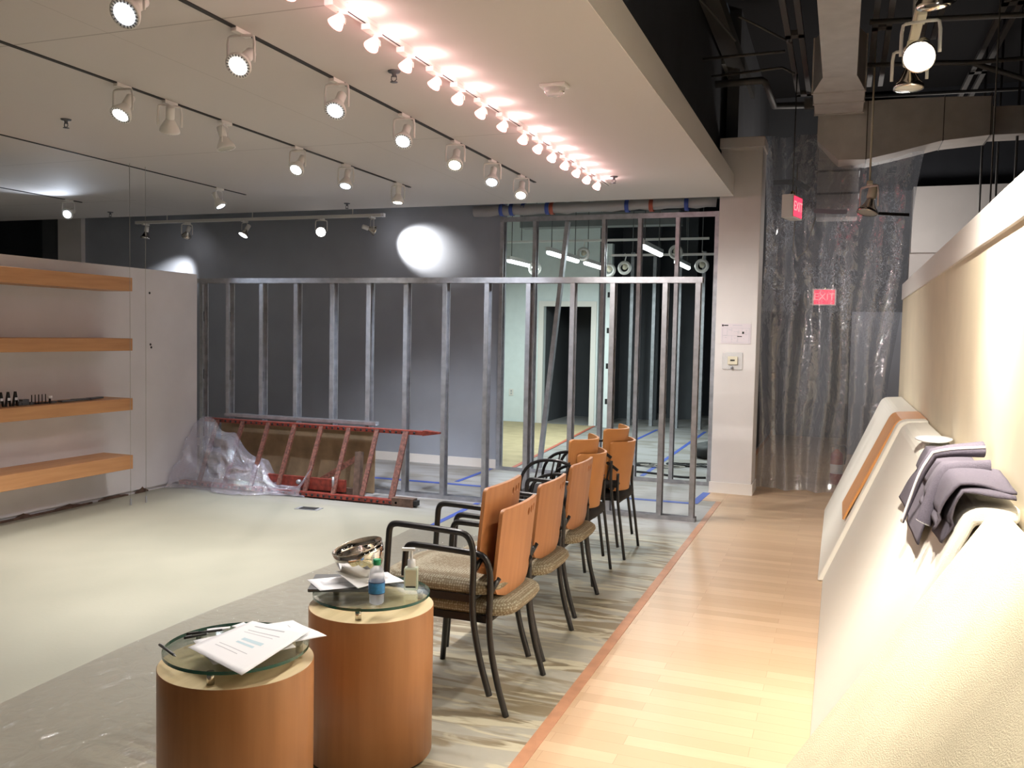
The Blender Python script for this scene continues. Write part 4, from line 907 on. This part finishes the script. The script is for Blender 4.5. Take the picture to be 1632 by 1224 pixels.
for y in (4.5, 6.5): lamp((-8.05, y, CZ), (.1, -.2, -1), 'neut', ['added spotlight hidden behind the partition, nearer one', 'added spotlight hidden behind the partition, farther one'][y > 5], 'added lamps beyond the partition', 200, NEUT, 110)  # unseen lamps added to brighten the dark ceiling and floor on the left
lamp((-8.05, 7.52, CZ), (.3, -.85, -.4), 'cool', 'single bright spotlight at the far left of the ceiling', None, 60, COOL, 140)
# rear bar track with five heads
t = thing('light_track', (-8.6, 9.1, 2.905), 'white bar light track hanging in front of the grey back wall', 'track')
MB().bb(0, 3.6, -.02, .02, -.035, 0).build('bar', 'lamp_white', t); MB().bb(3.58, 3.62, -.022, .022, -.038, .002).build('end_cap', 'plastic_white', t)
for x in (.5, 1.8, 3.2): MB().tube([(x, 0, 0), (x, 0, 1.995)], .006, 6).build('hanger', 'lamp_white', t)
RZ = 2.87
lamp((-8.445, 9.1, RZ), (-.1, -.1, -1), 'off', 'unlit chrome spotlight, leftmost on the rear bar track', 'spotlights on the rear bar', 0, body='chrome')
lamp((-7.77, 9.08, RZ), (-.6, .35, -.7), 'big', 'chrome spotlight tilted toward the left wall, second on the rear bar', 'spotlights on the rear bar', 120, NEUT, 60, body='chrome')
lamp((-6.9, 9.08, RZ), (-.2, -.45, -.8), 'big', 'lit chrome spotlight in the middle of the rear bar track', 'spotlights on the rear bar', 60, WARM, 70, body='chrome')
lamp((-5.81, 9.08, RZ), (.35, -.8, -.4), 'big', 'brightest spotlight on rear bar track, facing the viewer', 'spotlights on the rear bar', 60, WARM, 70, body='chrome')
lamp((-5.13, 9.08, RZ), (.40, .42, -.16), 'big', 'chrome spotlight turned to the grey wall at the right end of the rear bar', 'spotlights on the rear bar', 170, (1, .96, .9), 62, body='chrome')
# white surface track with the row of small bright lamps
t = thing('light_track', (-2.03, -2, CZ), 'white surface light track carrying the row of pink glowing lamps', 'track')
MB().bb(-.02, .02, 0, 9.88, -.018, 0).build('channel', 'lamp_white', t); MB().bb(-.003, .003, 0, 9.88, -.020, -.017).build('slot', 'slot', t)
m_box = MB().bb(-.022, .022, -.06, .06, -.045, -.018).mesh('transformer', 'lamp_white', bevel=.004)
m_arm = MB().tube([(0, 0, -.045), (0, -.01, -.07)], .005, 6).tube(smooth_path([(-.032, 0, -.10), (-.032, 0, -.07), (0, 0, -.066), (.032, 0, -.07), (.032, 0, -.10)], 1), .004, 6).mesh('bracket', 'lamp_white')
m_cup = MB().lathe([(.014, .045), (.022, .028), (.033, 0), (.035, -.008), (.031, -.008)], n=18).mesh('dichroic_cup', 'pink_shell')
m_len = MB().lathe([(.0315, -.005), (0, -.010)], n=18).mesh('lens', 'lens_neut')
ys = [2.6, 2.93, 3.27, 3.57, 3.90, 4.22, 4.52, 4.85, 5.20, 5.58, 5.88, 6.20, 6.52, 6.83, 7.14, 7.46]
for i, y in enumerate(ys):
    t = thing('track_light', (-2.03, y, CZ), 'small glaring lamp on the pink-lit white track, %s counting from the nearest' % (['first', 'second', 'third', 'fourth', 'fifth', 'sixth', 'seventh', 'eighth', 'ninth', 'tenth', 'eleventh', 'twelfth', 'thirteenth', 'fourteenth', 'fifteenth', 'last'][i]), 'spotlight', 'small lamps on the white track')
    inst('transformer', m_box, t); inst('bracket', m_arm, t, (0, .02, 0))
    a = (-.25+.12*math.sin(i*2.3), -.45+.1*math.sin(i*1.7), -.85); rot = aim_rot(a); cp = inst('dichroic_cup', m_cup, t, (0, .0, -.10), rot); inst('lens', m_len, cp)
    spot('lamp_light', Vector((0, 0, -.10))+Vector(a).normalized()*.02, (a[0]*.2, a[1]*.2, a[2]) if i < 11 else (.45, .45, -.7), 42 if i < 11 else 75, (1, .96, .91), 100, 1, .012, t)
    if i % 1 == 0: point('back_glow', (.05, .12, -.075), .65, PINK, .02, t)
    point('spill', (.065, .14, -.05), .8, (1, .84, .80), .012, t)
# track with hanging lamps in the open ceiling (right)
t = thing('light_track', (.235, -2, 2.845), 'cream hanging light track in the dark open ceiling at upper right', 'track')
MB().bb(-.018, .018, 0, 6.25, -.035, 0).build('bar', 'cream', t); MB().bb(-.008, .008, 5.55, 5.75, -.037, -.034).build('slot', 'black', t)
for y in (1, 3.5, 6.2): MB().tube([(0, y, 0), (0, y, 1.255)], .006, 6).build('hanger', 'conduit', t)
lamp((.24, 3.80, 2.81), (-.12, -.8, -.5), 'big', 'brightly lit lamp hanging in the dark ceiling at upper right', 'cream lamps at upper right', 260, (1, .92, .80), 110, 'chrome', cream=True, spot_aim=(.05, -.45, -.85))
lamp((.225, 4.16, 2.81), (0, .0, -1), 'off', 'unlit chrome reflector lamp hanging just below the lit one', 'cream lamps at upper right', 0, body='chrome', cream=True)
for i, (y, wt, a) in enumerate(((1.2, 130, (.02, .25, -1)), (2.3, 330, (.10, .45, -.9)), (3.15, 350, (.18, .6, -.8)))):
    lamp((.235, y, 2.81), a, 'big', ['cream lamp above the nearest leaning panel, outside the view', 'cream lamp aimed at the grey cloth, outside the view', 'cream lamp aimed along the right wall, outside the view'][i], 'cream lamps outside the view', wt, (1, .92, .80), 85, 'chrome', cream=True)
CL = lamp((.19, 9.05, 3.05), (-.2, -.2, -1), 'off', 'cream lamp hanging in front of the plastic curtain', None, 0, body='chrome', cream=True)
o = MB().bar((.22, 9.3, 2.79), (.56, 9.35, 2.77), .02, .03).build('mounting_bar', 'black'); tag(o, 'dark bar beside the cream lamp at the curtain', 'bar')
MB().tube([(0, 0, 0), (0, 0, 1.85/1.6)], .006, 6).build('hanger', 'cream', CL); CL.scale = (1.6, 1.6, 1.6)
# track on top of the right wall
t = thing('light_track', (.80, 2, 2.30), 'cream light track running along the top of the right wall', 'track')
MB().bb(-.02, .02, 0, 4.1, 0, .03).bb(-.02, .02, 0, 4.1, .05, .06).build('bar', 'cream', t)
for y in (2.6, 3.0, 3.7, 4.05): MB().bb(-.03, .03, y-.03, y+.03, -.03, .07).build('connector', 'cream', t)
for y in (.5, 2.2, 4.0): MB().tube([(0, y, .05), (0, y, 2.5)], .005, 6).build('hanger', 'conduit', t)
# ceiling bits
def sprinkler(x, y, label):
    t = thing('sprinkler_head', (x, y, CZ), label, 'sprinkler', 'sprinkler heads')
    MB().lathe([(0, 0), (.035, 0), (.03, -.008), (.012, -.01), (.01, -.03), (0, -.03)], n=18).build('body', 'steel_dark', t)
    MB().tube([(-.014, 0, -.025), (-.016, 0, -.045), (0, 0, -.055)], .003, 6).tube([(.014, 0, -.025), (.016, 0, -.045), (0, 0, -.055)], .003, 6).build('frame_arms', 'steel_dark', t); MB().lathe([(0, -.055), (.02, -.056), (.02, -.059), (0, -.059)], n=14).build('deflector', 'steel_dark', t)
sprinkler(-4.94, 4.6, 'dark sprinkler head between the two left ceiling tracks'); sprinkler(-8.38, 8.45, 'dark sprinkler head at the far left ceiling edge'); sprinkler(-5.08, 8.44, 'dark sprinkler head near the ceiling edge before the grey wall'); sprinkler(-2.28, 4.25, 'sprinkler head close beside the pink glowing lamps'); sprinkler(-1.9, 7.55, 'sprinkler head at the far end of the pink lamps')
t = thing('emergency_light', (-1.54, 4.73, CZ), 'clear domed fixture alone on the right part of the white ceiling', 'ceiling fixture')
MB().bb(-.075, .075, -.05, .05, -.018, 0).build('base_plate', 'lamp_white', t, bevel=.005); MB().lathe([(.062, -.018), (.058, -.04), (.04, -.06), (0, -.07)], n=20, mtx=Matrix.Diagonal((1, .75, 1, 1))).build('dome', 'clear', t)
MB().lathe([(.02, -.02), (.03, -.045), (0, -.05)], n=10, mtx=Matrix.Translation((-.025, 0, 0))).lathe([(.02, -.02), (.03, -.045), (0, -.05)], n=10, mtx=Matrix.Translation((.028, 0, 0))).build('bulb', 'chrome', t)

# ------------------------------------------------------------ back room
def strip_light(x, y0, y1, label, z=2.6):
    t = thing('strip_light', (x, y0, z), label, 'strip light', 'strip lights in the back room')
    MB().bb(-.03, .03, 0, y1-y0, 0, .05).build('housing', 'lamp_white', t); MB().tube([(0, .03, -.015), (0, y1-y0-.03, -.015)], .030, 10).build('tube', 'tube_light', t)
    for y in (.15, y1-y0-.15): MB().tube([(0, y, .05), (0, y, 1.7)], .006, 6).build('hanger', 'conduit', t)
    l = bpy.data.lights.new('strip', 'AREA'); l.shape = 'RECTANGLE'; l.size = .06; l.size_y = y1-y0; l.energy = 34; l.color = (.86, 1, .98); o = bpy.data.objects.new('strip_glow', l); C.objects.link(o); o.parent = t; o.location = (0, (y1-y0)/2, -.045)
strip_light(-4.44, 11.7, 13.05, 'strip light at the left of the back room, left of the slanted stud')
strip_light(-3.49, 10.6, 11.95, 'strip light crossed by the slanted stud, above the doorway')
strip_light(-3.46, 12.2, 13.2, 'strip light above the white room corner')
strip_light(-2.17, 10.0, 11.15, 'near strip light right above the tall frame'); strip_light(-2.17, 12.2, 13.3, 'far strip light in the right row')
for z, x0, x1, y, nm in ((2.86, -4.65, -1.7, 12.0, 'left'), (2.66, -3.05, -1.5, 12.1, 'right')):
    t = thing('light_track', (x0, y, z), 'white bar track hanging in the back room, %s one' % nm, 'track')
    MB().bb(0, x1-x0, -.015, .015, 0, .03).build('bar', 'lamp_white', t)
    for x in (.3, x1-x0-.3): MB().tube([(x, 0, .03), (x, 0, 1.5)], .006, 6).build('hanger', 'conduit', t)
m_ring = MB().tube([(.075*math.cos(2*math.pi*k/24), 0, .075*math.sin(2*math.pi*k/24)) for k in range(24)], .022, 8, closed=True).mesh('ring', 'lamp_white')
m_bk = MB().lathe([(0, .0), (.03, 0), (.04, .06), (.02, .12), (0, .12)], n=14, mtx=Matrix.Rotation(R(-60), 4, 'X')).mesh('lamp_body', 'cream')
m_st = MB().tube([(0, 0, .07), (.02, 0, .16), (0, 0, .2)], .008, 6).mesh('stem', 'lamp_white')
for i, (x, z) in enumerate(((-3.43, 2.69), (-2.86, 2.50), (-2.14, 2.70), (-1.80, 2.52), (-4.14, 2.49), (-3.08, 2.47))):
    t = thing('ring_spotlight', (x, 12.0+(.1 if x > -3.1 and z < 2.6 else 0), z), ['white ring spotlight above the doorway', 'white ring spotlight right of the white room corner', 'white ring spotlight crossed by a tall stud', 'white ring spotlight nearest the column', 'white ring spotlight low at the left end', 'white ring spotlight low at the white room corner'][i], 'spotlight', 'ring spotlights in the back room')
    inst('ring', m_ring, t); inst('lamp_body', m_bk, t); inst('stem', m_st, t); MB().tube([(0, 0, .19), (0, 0, (2.87 if z > 2.6 or x < -3.1 else 2.67)-z)], .006, 6).build('hanger', 'lamp_white', t) if (2.87 if z > 2.6 or x < -3.1 else 2.67)-z > .2 else None
o = thing('wall_outlet', (-5.48, 14.748, .52), 'white outlet plate on the white wall of the back room', 'outlet'); MB().bb(-.04, .04, -.008, 0, -.06, .06).build('plate', 'cap_white', o, bevel=.002); MB().bb(-.012, .012, -.01, -.008, -.035, -.01).bb(-.012, .012, -.01, -.008, .01, .035).build('socket', 'steel', o)
# cables and bag on the floor behind the frame
rnd = random.Random(11)
def coil(cx, cy, n, sx, sy, label, m, seed, r_=.009):
    rnd = random.Random(seed); pts = []
    for i in range(n): a = i*.75; pts.append((cx+sx*math.cos(a)*(.6+.4*rnd.random())+i*.012, cy+sy*math.sin(a)*(.6+.4*rnd.random()), r_+.02*rnd.random()))
    o = MB().tube(smooth_path(pts, 2), r_, 6).build('power_cable', m); tag(o, label, 'cable')
coil(-2.3, 10.5, 26, .30, .12, 'tangled black cable on the floor behind the frame, left coil', 'black', 1)
coil(-1.75, 10.7, 22, .30, .14, 'tangled black cable on the floor behind the frame, right coil', 'black', 2)
coil(-2.1, 10.45, 22, .25, .1, 'pale cable tangled among the black ones', 'cable_grey', 3, .006)
o = MB().tube(smooth_path([(-2.3, 9.95, .01), (-1.9, 9.9, .01), (-1.6, 9.75, .01), (-1.35, 9.85, .01)]), .014, 6).build('power_cable', 'black'); tag(o, 'short thick black cable lying before the coils', 'cable')
b = MB(); b.grid(lambda u, v: Vector((-1.55+.2*math.cos(2*math.pi*u)*math.sin(math.pi*v)*(1+.15*math.sin(u*25)), 11.55+.2*math.sin(2*math.pi*u)*math.sin(math.pi*v), max(.003, .10-.12*math.cos(math.pi*v)+.03*noise.noise(Vector((u*6, v*5, 0)))))), 24, 14)
o = b.build('tool_bag', 'black'); tag(o, 'black bag slumped on the floor next to the column', 'bag')
point('corridor_fill', (.4, 11.2, 2.6), 70, (1, .93, .86), .25)
